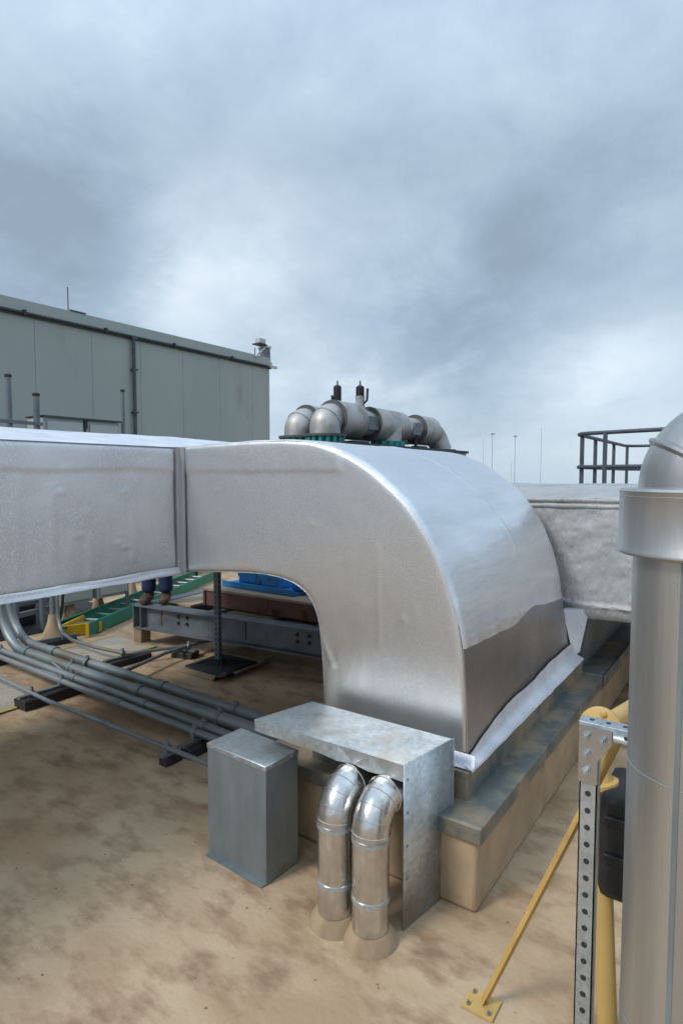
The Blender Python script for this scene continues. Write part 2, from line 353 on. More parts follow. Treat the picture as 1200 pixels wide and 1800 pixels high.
def face_pt(u, v, side=0):
    i = min(int(round(u * 160)), 160); o = Vector(OUT[i]); n = Vector(INN[i]); p = n.lerp(o, v)
    d = .003 * fb((p[0], p[1], 3 + side), 1.6) + .0012 * fb((p[0] * 3, p[1] * .8, 7 + side), 5)
    if not side:
        rd = min(segdist(p, ridge[k], ridge[k + 1]) for k in range(len(ridge) - 1)); d += .0045 * math.exp(-(rd / .018) ** 2)
        sd2 = min(segdist(p, seamv[k], seamv[k + 1]) for k in range(len(seamv) - 1)); d += .0025 * math.exp(-(sd2 / .014) ** 2)
        q = 2.02 + .01 * fb((p[0] * 4, 0, 0), 1)
        if p[0] < -1.9: d += .004 / (1 + math.exp(-(p[1] - q) / .004))      # lapped sheet along the top
        for (dx, dz) in ((-2.93, 1.98), (-2.88, 1.9), (-2.86, 1.77), (-2.95, 1.6), (-2.1, 1.72), (-1.5, 1.25)):
            d += .003 * math.exp(-(((p[0] - dx) / .014) ** 2 + ((p[1] - dz) / .02) ** 2))
    e = min(v, 1 - v); d -= .012 * math.exp(-e / .012)                      # soft rolled edge
    return p, d
def shx(v, z): return -v * (.050 + .055 * min(max((z - .6) / .5, 0), 1))    # the far end is slightly narrower
def fa(u, v):
    p, d = face_pt(u, v); return Vector((p[0], Y0 - d, p[1]))
def fbk(u, v):
    p, d = face_pt(u, v, 5); return Vector((p[0] + shx(1, p[1]) * v, Y1 + d, p[1]))
MB().grid(fa, 160, 70).build('side_panel', M['foil'], dk, label='near flat side of the elbow', sharp=80)
MB().grid(fbk, 160, 20).build('side_panel', M['foil'], dk, sharp=80)
nrm = []
for i in range(161):
    a = OUT[max(i - 1, 0)]; c = OUT[min(i + 1, 160)]; t = (c - a).normalized(); nrm.append(Vector((-t[1], t[0])) * -1)
nrm = [Vector((-n[0], -n[1])) if n[1] < 0 and i < 80 or (i >= 80 and n[0] < 0) else n for i, n in enumerate(nrm)]
crease = [(3.70, 52), (3.74, 70), (3.80, 85), (3.83, 96), (3.86, 106), (3.87, 114)]
def wrap_end(v):   # wavy lower hem of the wrap, as a height
    Yv = Y0 + (Y1 - Y0) * v
    return 1.10 - .10 * (v - .5) + .030 * noise.noise(Vector((Yv * 2.2, 0, 0))) + .035 * math.exp(-((v - .60) / .14) ** 2) - .02 * math.exp(-((v - .35) / .1) ** 2) + .004 * noise.noise(Vector((Yv * 14, 0, 0)))
def wp(u, v):
    Yv = Y0 + (Y1 - Y0) * v; ze = wrap_end(v)
    ie = next(i for i in range(160) if OUT[i][1] < ze and i > 60); fe = ie - (ze - OUT[ie][1]) / (OUT[ie - 1][1] - OUT[ie][1]); fi = u * fe; i = int(fi); t = fi - i
    i = min(i, 159); p = OUT[i].lerp(OUT[i + 1], t); n = nrm[i]
    d = .006 + .0028 * fb((p[0] + p[1], Yv, 0), 2.0) + .0022 * fb((fi / 8, Yv * .35, 2), 1.1)
    dc = 9
    for k in range(len(crease) - 1):
        dc = min(dc, segdist((Yv, fi * .016), (crease[k][0], crease[k][1] * .016), (crease[k + 1][0], crease[k + 1][1] * .016)))
    d += .007 * math.exp(-(dc / .014) ** 2)
    if u > .9: d += .010 * (u - .9) / .1 * (1 + fb((Yv, 5, 0), 5))
    dc2 = segdist((Yv, fi), (3.35, 60), (4.2, 62)); d += .004 * math.exp(-(dc2 / 1.2) ** 2)
    e = min(v, 1 - v); d -= .012 * math.exp(-e / .006)
    return Vector((p[0] + n[0] * d + shx(v, p[1]), Yv, p[1] + n[1] * d))
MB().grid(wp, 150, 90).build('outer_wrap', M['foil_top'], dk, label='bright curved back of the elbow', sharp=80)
def bs(u, v):
    z = .585 + u * .68; Yv = Y0 + (Y1 - Y0) * v
    i = next(i for i in range(159) if OUT[i + 1][1] <= z + 1e-6 or i == 158); a, c = OUT[i], OUT[i + 1]
    t = (z - a[1]) / (c[1] - a[1]) if c[1] != a[1] else 0; x = a[0] + (c[0] - a[0]) * t
    return Vector((x - .004 + .004 * fb((z, Yv, 1), 2.5) + shx(v, z), Yv, z))
MB().grid(bs, 26, 60).build('base_sheet', M['galv_dull'], dk, label='bare dull sheet below the wrap', sharp=80)
MB().grid(lambda u, v: Vector((INN[int(round(u * 160))][0], Y0 + .004 + (Y1 - Y0 - .008) * v, INN[int(round(u * 160))][1] + .001)), 160, 6).build('throat_panel', M['foil'], dk)
# straight run along the left
def lf(u, v):
    Yv = -3 + (Y0 + 3) * u; z = 1.345 + (.84) * v; p = (Yv, z)
    d = .005 * fb((Yv, z, 0), 1.8) + .0015 * fb((Yv * 3, z, 9), 4)
    d += .005 / (1 + math.exp((z - 2.03 - .015 * fb((Yv, 0, 3), 2)) / .004)) * -1
    for yy, zz0, zz1 in ((2.31, 1.45, 2.0), (1.78, 1.5, 1.95), (1.6, 1.4, 2.0), (2.0, 1.4, 1.8)):
        d += .0045 * math.exp(-((Yv - yy + .02 * fb((z, yy, 0), 3)) / .012) ** 2) * (1 if zz0 < z < zz1 else 0)
    for yy, zz, s_ in ((2.24, 1.55, .03), (2.2, 1.58, .02), (1.5, 1.85, .03), (1.83, 1.9, .02), (2.25, 1.9, .02), (1.95, 1.65, .02)):
        d += .005 * math.exp(-(((Yv - yy) / s_) ** 2 + ((z - zz) / .012) ** 2))
    e = min(v, 1 - v); d -= .014 * math.exp(-e / .012)
    return Vector((XJ + d, Yv, z))
MB().grid(lf, 260, 60).build('straight_side', M['foil_rough'], dk, label='coarser foil side of the straight run at the left', sharp=80)
def topf(u, v):
    X_ = XJ - 2.1 * u; Yv = -3 + (Y1 + 3) * v
    z = 2.185 + .225 * u ** .8 + .012 * fb((X_, Yv, 0), 1.6) * min(1, u * 6)
    if Yv > Y0: z += .008 * min(1, (Yv - Y0) * 4) * (1 - u)
    return Vector((X_, Yv, z))
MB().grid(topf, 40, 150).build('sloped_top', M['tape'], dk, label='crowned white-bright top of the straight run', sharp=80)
b = MB(); b.box(XJ - 2.1, XJ - .03, -3, Y1, 1.35, 1.36)
b.add([(XJ - 2.1, -3, 1.35), (XJ - 2.1, Y1, 1.35), (XJ - 2.1, Y1, 2.41), (XJ - 2.1, -3, 2.41)], [(0, 1, 2, 3)])
b.add([(XJ - 2.1, Y1, 1.35), (XJ, Y1, 1.35), (XJ, Y1, 2.19), (XJ - 2.1, Y1, 2.41)], [(0, 1, 2, 3)])
b.add([(XJ - 2.1, -3, 1.35), (XJ, -3, 1.35), (XJ, -3, 2.19), (XJ - 2.1, -3, 2.41)], [(0, 1, 2, 3)])
b.build('underside', M['foil'], dk)
# bottom foil tape strip along the straight run, and the soft inside-corner cover
def tp(u, v):
    Yv = -3 + (Y0 + 2.97) * u; w = .060 - .012 * (Yv / 2.7) + .010 * fb((Yv, 0, 5), 2.5)
    z = 1.330 + w * v; return Vector((XJ + .028 - .02 * v + .006 * fb((Yv, v, 8), 3), Yv, z))
MB().grid(tp, 160, 5).build('edge_tape', M['foil_rough'], dk, sharp=80)
def jb(u, v):
    z = 1.335 + .852 * u; th = PI / 2 * v; rr = .050 + .004 * fb((z, 0, 0), 3)
    rip = .002 * math.cos(v * PI * 6)
    k_ = rr + .012 - (rr - rip) * 1.0
    return Vector((XJ + .004 + rr - (rr - rip) * math.cos(th) * .98, Y0 - .004 - rr + (rr - rip) * math.sin(th) * .98, z))
b = MB(); b.grid(jb, 40, 20); b.build('joint_cover', M['joint'], dk, label='darker vertical cover in the inside corner', sharp=80)
# base flashing (painted/taped), curb top
def fl(u, v):
    Yv = Y0 - .045 + (Y1 - Y0 + .10) * u; hw = .048 + .014 * fb((Yv, 0, 3), 2.0) - .02 * max(0, 1 - u * 7) + .055 * min(1, u * 3)
    pts_ = [(-1.140, .585 + hw), (-1.137, .60), (-1.098, .578), (-1.096, .565)]
    k = v * 3; i = min(int(k), 2); t = k - i
    x = pts_[i][0] + (pts_[i + 1][0] - pts_[i][0]) * t; z = pts_[i][1] + (pts_[i + 1][1] - pts_[i][1]) * t
    return Vector((x + .003 * fb((Yv, v, 0), 6) - .05 * u * (1 - v), Yv, z + .003 * fb((Yv, v, 4), 7)))
b = MB(); b.grid(fl, 90, 9)
def fl2(u, v):
    X_ = -2.1 + 1.003 * u; return Vector((X_, Y0 - .045 + .04 * v + .003 * fb((X_, v, 0), 6), .578 + .008 * v + .05 * (v > .85)))
b.grid(fl2, 50, 8); b.build('taped_flashing', M['tape'], dk, sharp=80)

# curb with galvanised ledge and tan wall
cb = thing('duct_curb', (-1.6, 5, 0), 'low tan-coated roof curb with a galvanised ledge carrying the silver ducts', 'curb')
b = MB(); b.box(-2.14, -1.112, 2.625, 4.86, .425, .566)
b.build('curb_frame', M['galv_flash'], cb, bevel=.003)
MB().box(-2.14, -1.110, 2.62, 4.862, .550, .571).build('frame_lip', M['galv_flash'], cb)
b = MB(); b.box(-2.3, -.972, 2.45, 4.90, .405, .432); b.box(-.985, -.968, 2.45, 4.90, .355, .430); b.box(-2.3, -.968, 2.44, 2.456, .355, .43)
b.build('ledge_cap', M['galv_flash'], cb, bevel=.003)
b = MB(); b.box(-2.3, -.962, 4.905, 12, .412, .436); b.box(-.975, -.958, 4.905, 12, .350, .436); b.build('ledge_cap', M['galv_flash'], cb, bevel=.003, label='darker far length of galvanised cap')
MB().box(-2.27, -1.0, 2.475, 12, 0, .406).build('curb_wall', M['tan_wall'], cb, bevel=.02)
MB().box(-.968, -.9655, 4.87, 4.895, .34, .43).build('rust_streak', M['rust'], cb)

# second, weathered duct beyond
gd = thing('weathered_duct', (-.6, 6, .4), 'dull grey wrinkled foil-wrapped duct beyond the bright elbow and behind the tall pipe', 'duct')
def gf(u, v):
    X_ = -2.75 + 5.6 * u; z = .88 + .925 * v; e = v; cz = .045 * math.exp(-v / .03)
    d = .018 * fb((X_, z, 0), 2.6) + .008 * abs(fb((X_, z * 1.5, 6), 6)); z -= .03 * math.exp(-v / .08) * (1 + fb((X_, 0, 0), 1.5)) * .6
    d += .02 * math.exp(-((z - .97 - .03 * fb((X_, 0, 2), 2)) / .014) ** 2)
    return Vector((X_, 4.95 - d + cz, z))
MB().grid(gf, 160, 60).build('side_panel', M['greyduct'], gd, sharp=80)
def gt(u, v):
    X_ = -2.75 + 5.6 * u; Yv = 4.93 + 2.3 * v; z = 1.815 + .10 * math.sin(PI * min(v * 1.15, 1)) ** .7 + .012 * fb((X_, Yv, 0), 2)
    z -= .006 * math.exp(-((X_ + 1.45 - (Yv - 5) * .5) / .012) ** 2)
    return Vector((X_, Yv, z))
MB().grid(gt, 120, 50).build('crowned_top', M['greyduct'], gd, sharp=80)
def ge(u, v):
    X_ = -2.75 + 5.6 * u; th = PI * v - PI / 2
    return Vector((X_, 4.945 - .022 * math.cos(th) - .012 * fb((X_, 0, 0), 2.5) , 1.805 - .008 * fb((X_, 3, 0), 2.2) + .022 * math.sin(th)))
b = MB(); b.grid(ge, 140, 8); b.grid(lambda u, v: ge(u, v) - Vector((0, -.004, .047 + .012 * fb((u * 5, 1, 1), 2))), 140, 8); b.build('edge_seam', M['greyduct'], gd, sharp=80)
b = MB(); b.box(-2.75, 2.85, 4.99, 7.2, .89, .90); b.box(-2.75, 2.85, 7.19, 7.2, .9, 1.82)
b.add([(2.85, 4.95, .88), (2.85, 7.2, .88), (2.85, 7.2, 1.8), (2.85, 4.95, 1.8)], [(0, 1, 2, 3)]); b.build('underside', M['greyduct'], gd)
b = MB(); b.add([(-2.1, 5.0, .42), (-1.165, 5.03, .42), (-1.165, 7.1, .42), (-2.1, 7.1, .42), (-2.1, 5.0, .92), (-1.10, 5.03, .92), (-1.06, 7.1, .92), (-2.1, 7.1, .92)],
    [(0, 1, 5, 4), (1, 2, 6, 5), (2, 3, 7, 6), (3, 0, 4, 7), (0, 3, 2, 1)]); b.build('drop_leg', M['steel'], gd)
b = MB(); b.add([(-1.26, 4.80, .94), (-1.10, 4.985, .93), (-1.145, 4.90, .60), (-1.175, 4.83, .57), (-1.26, 4.90, .94), (-1.12, 5.02, .93), (-1.165, 4.93, .60), (-1.185, 4.86, .57)],
    [(0, 1, 2, 3), (4, 5, 6, 7), (0, 1, 5, 4), (1, 2, 6, 5), (2, 3, 7, 6)]); b.build('gusset_tape', M['tape'], gd)

# ------------------------------------------------------------------ galvanised pipe hood, near
hd = thing('pipe_hood', (-1.63, 2.38, 0), 'large flat-topped galvanised sheet-metal hood with triangular bright facets on its lip, before the elbow base', 'pipe hood')
cs = {'fl': (-2.086, 2.188), 'bl': (-1.995, 2.549), 'br': (-1.162, 2.56), 'fr': (-1.224, 2.201)}
hv = lambda k, z, g=0: Vector((cs[k][0], cs[k][1], z))
b = MB(); order = ['fl', 'fr', 'br', 'bl']
def dentz(u, v): return .0015 * fb((u * 6, v * 3, 0), 1.2)
def htop(u, v):
    a = hv('fl', .75).lerp(hv('fr', .75), u); c = hv('bl', .75).lerp(hv('br', .75), u); p = a.lerp(c, v); p.z += dentz(u, v) * (1 if 0 < u < 1 and 0 < v < 1 else 0); return p
b.grid(htop, 40, 16); b.build('lid', M['galv'], hd)
b = MB()
fl_, fr_ = hv('fl', .75), hv('fr', .75); dz = Vector((0, 0, -1))
# front lip: a folded strip with creased triangles
n = 10; hts = [.058 + .018 * i / n for i in range(n + 1)]
off = [0, .004, -.003, .006, -.004, .003, .014, -.006, .012, -.002, 0]
top = [fl_.lerp(fr_, i / n) for i in range(n + 1)]; bot = [top[i] + dz * hts[i] + Vector((0, -off[i], 0)) for i in range(n + 1)]
vs = top + bot; fs = []
for i in range(n):
    if i % 2: fs += [(i, i + 1, n + 1 + i), (i + 1, n + 2 + i, n + 1 + i)]
    else: fs += [(i, i + 1, n + 2 + i), (i, n + 2 + i, n + 1 + i)]
b.add(vs, fs); b.build('front_lip', M['galv'], hd, sharp=2)
b = MB(); nm = Vector((-(cs['br'][1] - cs['fr'][1]), cs['br'][0] - cs['fr'][0], 0)).normalized()
b.add([hv('fr', .752), hv('br', .752), hv('br', .0), hv('fr', .0)], [(0, 1, 2, 3)]); b.build('end_panel', M['galv'], hd, solid=.004)
b = MB(); b.add([hv('bl', .748), hv('br', .748), hv('br', .0), hv('bl', .0)], [(0, 1, 2, 3)]); b.build('back_panel', M['galv_flash'], hd, solid=.003)
b = MB(); b.add([hv('fl', .75), hv('bl', .75), hv('bl', .69), hv('fl', .692)], [(0, 1, 2, 3)]); b.build('left_lip', M['galv'], hd, solid=.003)
b = MB(); b.bar(hv('br', 0) + Vector((.004, 0, 0)), hv('br', .752) + Vector((.004, 0, 0)), .006, .012, (0, 1, 0)); b.build('corner_edge', M['galv'], hd)

# silver jacketed elbows coming out under the hood
def silver_elbow(x, label, first=None):
    t = thing('jacketed_elbow', (x, 2.10, 0), label, 'pipe elbow', 'silver jacketed pipe elbows under the hood')
    r = .082; path = fillet([(x, 2.5, .585), (x + .0, 2.08, .60), (x, 2.08, 0)], .125, 14)
    k = next(i for i, p in enumerate(path) if p.z < .5)
    b = MB(); b.tube(path[:1] + path[1:16], r, 32); ej = b.build('elbow_jacket', M['stain_bright'], t)
    MB().tube([(x, 2.08, .49), (x, 2.08, .02)], r * .97, 32).build('drop_jacket', M['stain_bright'], t)
    b = MB()
    for i in (2, 5, 8, 11, 14):
        p = path[i + 0]; d = (path[i + 1] - path[i - 1]).normalized(); b = MB(); b.lathe([(r - .003, -.005), (r + .0035, -.002), (r + .0035, .002), (r - .003, .005)], p, d); b.build('seam_bead', M['stain_bright'], ej)
    for z_ in (.46, .20): MB().lathe([(r - .003, -.01), (r + .001, -.01), (r + .001, .01), (r - .003, .01)], (x, 2.08, z_)).build('steel_band', M['galv'], t)
    b = MB(); b.lathe([(r + .035, 0), (r + .03, .02), (r + .004, .06)], (x, 2.08, 0)); b.build('roof_collar', M['tan_wall'], t)
    return t
silver_elbow(-1.50, 'left of the two bright silver pipe elbows emerging under the galvanised hood')
silver_elbow(-1.315, 'right of the two bright silver pipe elbows emerging under the galvanised hood')
# small galvanised box
sb = thing('junction_cover', (-2.12, 2.2, 0), 'small upright galvanised box with a plain lid, left of the large flat hood', 'metal box')
q = [(-2.336, 2.085), (-1.905, 2.068), (-1.890, 2.300), (-2.320, 2.325)]
cx, cy = -2.113, 2.195
b = MB(); b.prism([(cx + (x - cx) * .985, cy + (y - cy) * .975) for x, y in q], lambda p, z: Vector((p[0], p[1], z)), 0, .58); b.build('body', M['galv_flash'] if 0 else M['galv_pole'], sb, bevel=.003)
b = MB(); b.prism(q, lambda p, z: Vector((p[0], p[1], z)), .572, .60); b.build('lid', M['galv'], sb, bevel=.004)

for k_ in range(3):
    p = Vector((*q[0], .585)).lerp(Vector((*q[1], .585)), .12 + .38 * k_); MB().lathe([(.006, 0), (.006, .003), (.003, .004)], p, (0, -1, 0), 8).build('screw', M['galv'], sb)
for k_ in range(2):
    p = Vector((*q[1], .585)).lerp(Vector((*q[2], .585)), .2 + .6 * k_); MB().lathe([(.006, 0), (.006, .003), (.003, .004)], p, (1, 0, 0), 8).build('screw', M['galv'], sb)
b = MB(); b.bar((q[0][0] + .01, q[0][1] + .001, .005), (q[1][0] - .008, q[1][1] + .001, .005), .05, .004); b.build('base_flange', M['galv_pole'], sb)
for k_ in range(5):
    p = hv('fr', .0).lerp(hv('br', .0), .06 if k_ < 5 else .9) + Vector((.003, 0, .08 + .15 * k_)); MB().lathe([(.006, 0), (.006, .003), (.003, .004)], p, (1, -.17, 0), 8).build('screw', M['galv_pole'], hd)

# ------------------------------------------------------------------ conduits on the roof
def conduit(name, label, pts, r, rad, couple=(), grp='grey conduits running across the roof', m='conduit', clampx=()):
    p0 = pts[0]; t = thing(name, (p0[0], p0[1], 0), label, 'conduit', grp)
    pp = [Vector(p) for p in pts]; path = fillet(pts, rad, 10)
    MB().tube(path, r, 18).build('pipe_run', M[m], t)
    for x in couple:
        for i in range(len(path) - 1):
            a, c = path[i], path[i + 1]
            if min(a.x, c.x) <= x <= max(a.x, c.x) and abs(a.x - c.x) > .05:
                tt = (x - a.x) / (c.x - a.x); p = a.lerp(c, tt); d = (c - a).normalized()
                b = MB(); b.lathe([(r * .98, -.055), (r * 1.16, -.05), (r * 1.16, .045), (r * 1.22, .047), (r * 1.22, .055), (r * .98, .057)], p, d, 20); b.build('coupling', M['galv_pole'], t)
                break
    return t
conduit('roof_conduit', 'thickest rear grey conduit sweeping up under the silver duct', [(-6.93, 3.30, 2.0), (-6.93, 3.30, .16), (-2.6, 3.255, .16), (-2.2, 3.255, .16)], .046, .5, (-6.0, -4.23))
conduit('roof_conduit', 'second thick grey conduit with its bend at the left edge, nearer than the thickest', [(-6.75, 3.12, 2.0), (-6.75, 3.12, .16), (-4.9, 3.09, .16), (-2.2, 3.08, .16)], .050, .5, (-6.2, -4.30))
conduit('roof_conduit', 'medium grey conduit just in front of the pair of thick conduits', [(-9, 3.06, .15), (-5, 2.97, .15), (-2.2, 2.91, .15)], .032, .5, (-5.1, -4.05))
conduit('roof_conduit', 'medium-thin grey conduit with a white-banded coupling, fourth from the duct side', [(-9, 2.97, .14), (-5, 2.87, .14), (-2.2, 2.83, .14)], .026, .5, (-4.27,))
conduit('roof_conduit', 'thinnest front grey conduit running alone to the small galvanised box', [(-9, 2.68, .12), (-5.7, 2.62, .12), (-4.8, 2.575, .12), (-2.2, 2.60, .12)], .017, .5, (-4.0,))
conduit('roof_conduit', 'slim conduit dropping beside a tan cone and running over the walkway pad', [(-5.95 - .95, 3.85, 2.0), (-6.9, 3.85, .13), (-6.4, 3.72, .12), (-5.9, 3.70, .12), (-5.40, 3.76, .12), (-5.12, 4.35, .12), (-5.05, 4.9, .12)], .019, .22, ())
conduit('roof_conduit', 'slim conduit curving from under the thick pair towards the steel beam', [(-5.7, 2.93, .12), (-5.1, 2.99, .12), (-4.95, 3.42, .12), (-5.10, 4.0, .12), (-5.15, 4.9, .12)], .019, .2, ())
conduit('roof_conduit', 'short conduit running from the rear support towards the front support', [(-5.55, 3.03, .19), (-5.2, 3.0, .13), (-4.9, 3.06, .09)], .013, .1)

def block(x, y, L, ang, label, h=.10, w=.13, clamps=()):
    t = thing('conduit_support', (x, y, 0), label, 'pipe support', 'black block supports under the conduits')
    d = Vector((math.sin(ang), math.cos(ang), 0)); p = Vector((x, y, 0)); a = p - d * L / 2; c = p + d * L / 2
    b = MB(); s_ = d.cross(Vector((0, 0, 1)))
    poly = [(-w / 2 - .01, .004), (w / 2 + .01, .004), (w / 2, h * .6), (w / 2 - .02, h * .7), (-w / 2 + .02, h * .7), (-w / 2, h * .6)]
    b.prism(poly, lambda q, tt: p + d * tt + s_ * q[0] + Vector((0, 0, q[1])), -L / 2, L / 2); b.build('rubber_block', M['black'], t, bevel=.004)
    b = MB(); b.prism([(-.022, h * .7), (.022, h * .7), (.022, h * .7 + .022), (-.022, h * .7 + .022)], lambda q, tt: p + d * tt + s_ * q[0] + Vector((0, 0, q[1])), -L / 2 - .01, L / 2 + .01)
    b.prism([(-w / 2 - .004, h * .35), (-w / 2 - .003, h * .62), (-w / 2 - .012, h * .62), (-w / 2 - .015, h * .35)], lambda q, tt: p + d * tt + s_ * q[0] + Vector((0, 0, q[1])), -L / 2, L / 2)
    sc_o = b.build('strut_channel', M['conduit'], t)
    for (cx_, cy_, cz_, r_) in clamps:
        b = MB(); b.lathe([(r_ * .98, -.018), (r_ + .006, -.018), (r_ + .006, .018), (r_ * .98, .018)], (cx_, cy_, cz_), (1, 0, 0), 20)
        b.box(cx_ - .014, cx_ + .014, cy_ - .008, cy_ + .008, cz_ + r_, cz_ + r_ + .035); b.box(cx_ - .016, cx_ + .016, cy_ - r_ - .006, cy_ - r_ + .004, h * .7, cz_)
        b.lathe([(.009, -.022), (.009, .022)], (cx_, cy_, cz_ + r_ + .018), (1, 0, 0), 6)
        b.build('pipe_clamp', M['galv_pole'], sc_o)
    return t
block(-5.12, 2.80, .62, R(-2), 'black support block with bare front end beside the grey walkway pad', .13, .16, [(-5.12, 2.60, .12, .017), (-5.12, 2.875, .14, .026), (-5.12, 2.975, .15, .032)])
block(-5.33, 3.25, .5, R(-4), 'support block hidden under the two thick conduits', .10, .13, [(-5.33, 3.26, .16, .046), (-5.33, 3.10, .16, .05)])
block(-6.77, 3.74, .45, R(8), 'support block beneath the slim conduit by the tan cone', .09, .13, [(-6.7, 3.80, .12, .019)])
block(-5.47, 3.80, .50, R(3), 'support block across the end of the far walkway pad', .10, .14, [(-5.46, 3.74, .12, .019)])
block(-5.14, 4.30, .26, R(75), 'short support block near the rubber foot of the stand', .10, .14, [(-5.10, 4.32, .12, .019)])
block(-6.55, 2.95, .5, R(0), 'support block at the far left edge of the conduits', .11, .15, [(-6.5, 3.0, .15, .032)])
block(-3.30, 3.02, .62, R(-4), 'support block with brassy clamps nearest the galvanised boxes', .11, .13,
      [(-3.30, 3.257, .16, .046), (-3.30, 3.083, .16, .05), (-3.30, 2.925, .15, .032), (-3.30, 2.84, .14, .026)])
block(-3.30, 2.62, .14, R(0), 'tiny support with one clamp under the thinnest conduit', .09, .06, [(-3.30, 2.598, .12, .017)])

b = MB(); rg = random.Random(3)
for k_ in range(420):
    gx = rg.uniform(-7, .6); gy = rg.uniform(-.5, 4.2); r_ = rg.uniform(.002, .007)
    if -2.4 < gx < -.9 and gy > 2.0: continue
    b.add([(gx + r_ * rg.uniform(.6, 1.6), gy, .001), (gx - r_, gy + r_, .001), (gx - r_, gy - r_, .001), (gx, gy, .001 + r_ * 1.1)], [(0, 1, 2), (0, 1, 3), (1, 2, 3), (2, 0, 3)])
b.build('roof_grit', M['tan_dark'], label='loose brown grit scattered over the tan roof', cat='grit', kind='stuff')
# walkway pads
def pad(poly, label, lines):
    t = thing('walkway_pad', (poly[0][0], poly[0][1], 0), label, 'walkway pad', 'grey anti-slip walkway pads')
    MB().prism(poly, lambda p, z: Vector((p[0], p[1], z)), .004, .012).build('mat', M['pad'], t)
    for (a, c) in lines:
        b = MB(); a = Vector((*a, .013)); c = Vector((*c, .013)); b.bar(a, c, .06, .006); b.build('yellow_edge', M['yellowline'], t)
pad([(-6.0, .6), (-5.16, .6), (-5.16, 2.53), (-5.30, 2.74), (-6.0, 2.74)], 'pale textured walkway pad at the left edge in front of the conduits', [((-5.19, .6), (-5.17, 2.52)), ((-5.97, .6), (-5.97, 2.7))])
pad([(-6.5, 3.45), (-5.67, 3.45), (-5.70, 4.35), (-6.55, 4.35)], 'pale textured walkway pad beyond the conduits, before the green ladder', [((-5.70, 3.45), (-5.72, 4.34)), ((-6.47, 3.45), (-6.52, 4.34))])

# ------------------------------------------------------------------ duct stand
st = thing('duct_stand', (-4.58, 4.27, 0), 'slotted steel post on a black square rubber foot, under the silver duct', 'support stand')
b = MB(); b.box(-4.613, -4.551, 4.245, 4.292, .05, 1.34); b.cur = 1
for i in range(22): b.box(-4.5506, -4.5486, 4.261, 4.276, .12 + i * .055, .145 + i * .055)
for i in range(22): b.box(-4.592, -4.574, 4.2425, 4.2446, .12 + i * .055, .145 + i * .055)
b.build('post', [M['steel'], M['dark']], st, sharp=20)
b = MB(); b.bar((-4.58, 4.27, 1.02), (-4.4, 4.55, 1.34), .03, .03); b.build('brace', M['steel'], st)
b = MB(); b.box(-4.64, -4.52, 4.21, 4.33, .045, .09); b.build('post_socket', M['dark'], st)
mt = Matrix.Translation((-4.58, 4.31, 0)) @ Matrix.Rotation(R(0), 4, 'Z')
b = MB(); b.add([mt @ Vector(v) for v in [(-.27, -.27, .006), (.27, -.27, .006), (.27, .27, .006), (-.27, .27, .006), (-.26, -.26, .03), (.26, -.26, .03), (.26, .26, .03), (-.26, .26, .03), (-.09, -.09, .045), (.09, -.09, .045), (.09, .09, .045), (-.09, .09, .045)]],
    [(3, 2, 1, 0), (0, 1, 5, 4), (1, 2, 6, 5), (2, 3, 7, 6), (3, 0, 4, 7), (4, 5, 9, 8), (5, 6, 10, 9), (6, 7, 11, 10), (7, 4, 8, 11), (8, 9, 10, 11)])
for a in (45, 135, 225, 315):
    c_ = mt @ Vector((.30 * math.cos(R(a)), .30 * math.sin(R(a)), .03)); b.bar(mt @ Vector((.05 * math.cos(R(a)), .05 * math.sin(R(a)), .09)), c_, .015, .02)
b.build('rubber_foot', M['black'], st, bevel=.006)
b = MB()
def mat_pt(u, v):
    x = -4.93 + .74 * u; y = 3.93 + .78 * v; z = .006
    if u > .86: z += .06 * ((u - .86) / .14) ** 2 * (.5 + .6 * v)
    if u > .8 and v < .2: z += .05
    return Vector((x + .05 * (1 - v), y, z))
b.grid(mat_pt, 24, 24); ss = b.build('slip_sheet', M['tan_wall'], st, solid=.004)
b = MB(); b.grid(lambda u, v: mat_pt(.86 + .14 * u, v) + Vector((0, 0, .004)), 6, 20); b.grid(lambda u, v: mat_pt(.76 + .24 * u, v * .1) + Vector((0, 0, .004)), 6, 4); b.build('curled_edge', M['black'], ss, solid=.006)

# ------------------------------------------------------------------ steel frame
def ibeam(name, a, c, h, w, label, m='steel', tf=.018, tw=.014, grp=None, bolts=(), rust=()):
    a = Vector(a); c = Vector(c); d = (c - a); L = d.length; d.normalize(); s_ = d.cross(Vector((0, 0, 1))).normalized()
    t = thing(name, tuple(a), label, 'steel beam', grp)
    f = lambda q, tt: a + d * tt + s_ * q[0] + Vector((0, 0, q[1]))
    poly = [(-w / 2, 0), (w / 2, 0), (w / 2, tf), (tw / 2, tf), (tw / 2, h - tf), (w / 2, h - tf), (w / 2, h), (-w / 2, h), (-w / 2, h - tf), (-tw / 2, h - tf), (-tw / 2, tf), (-w / 2, tf)]
    n = len(poly); b = MB(); vs = [f(p, 0) for p in poly] + [f(p, L) for p in poly]
    capf = [(0, 1, 2, 3, 10, 11), (3, 4, 9, 10), (4, 5, 6, 7, 8, 9)]
    b.add(vs, [(i, i + n, (i + 1) % n + n, (i + 1) % n) for i in range(n)] + capf + [tuple(n + i for i in k_) for k_ in capf])
    b.build('beam_section', M[m], t)
    if bolts:
        for q in bolts:
            b = MB(); p = a + d * q[0] + s_ * tw / 2 + Vector((0, 0, q[1])); b.lathe([(.021, 0), (.021, .006), (.015, .006), (.015, .022)], p, s_, 6); b.build('bolt', M['dark'], t)
    if rust:
        b = MB()
        for (x, z0, z1) in rust:
            p = a + d * x + s_ * (tw / 2 + .0015); b.bar(p + Vector((0, 0, z0)), p + Vector((0, 0, z1)), .02, .002, s_)
        b.build('rust_streak', M['rust'], t)
    return t, d, s_, L
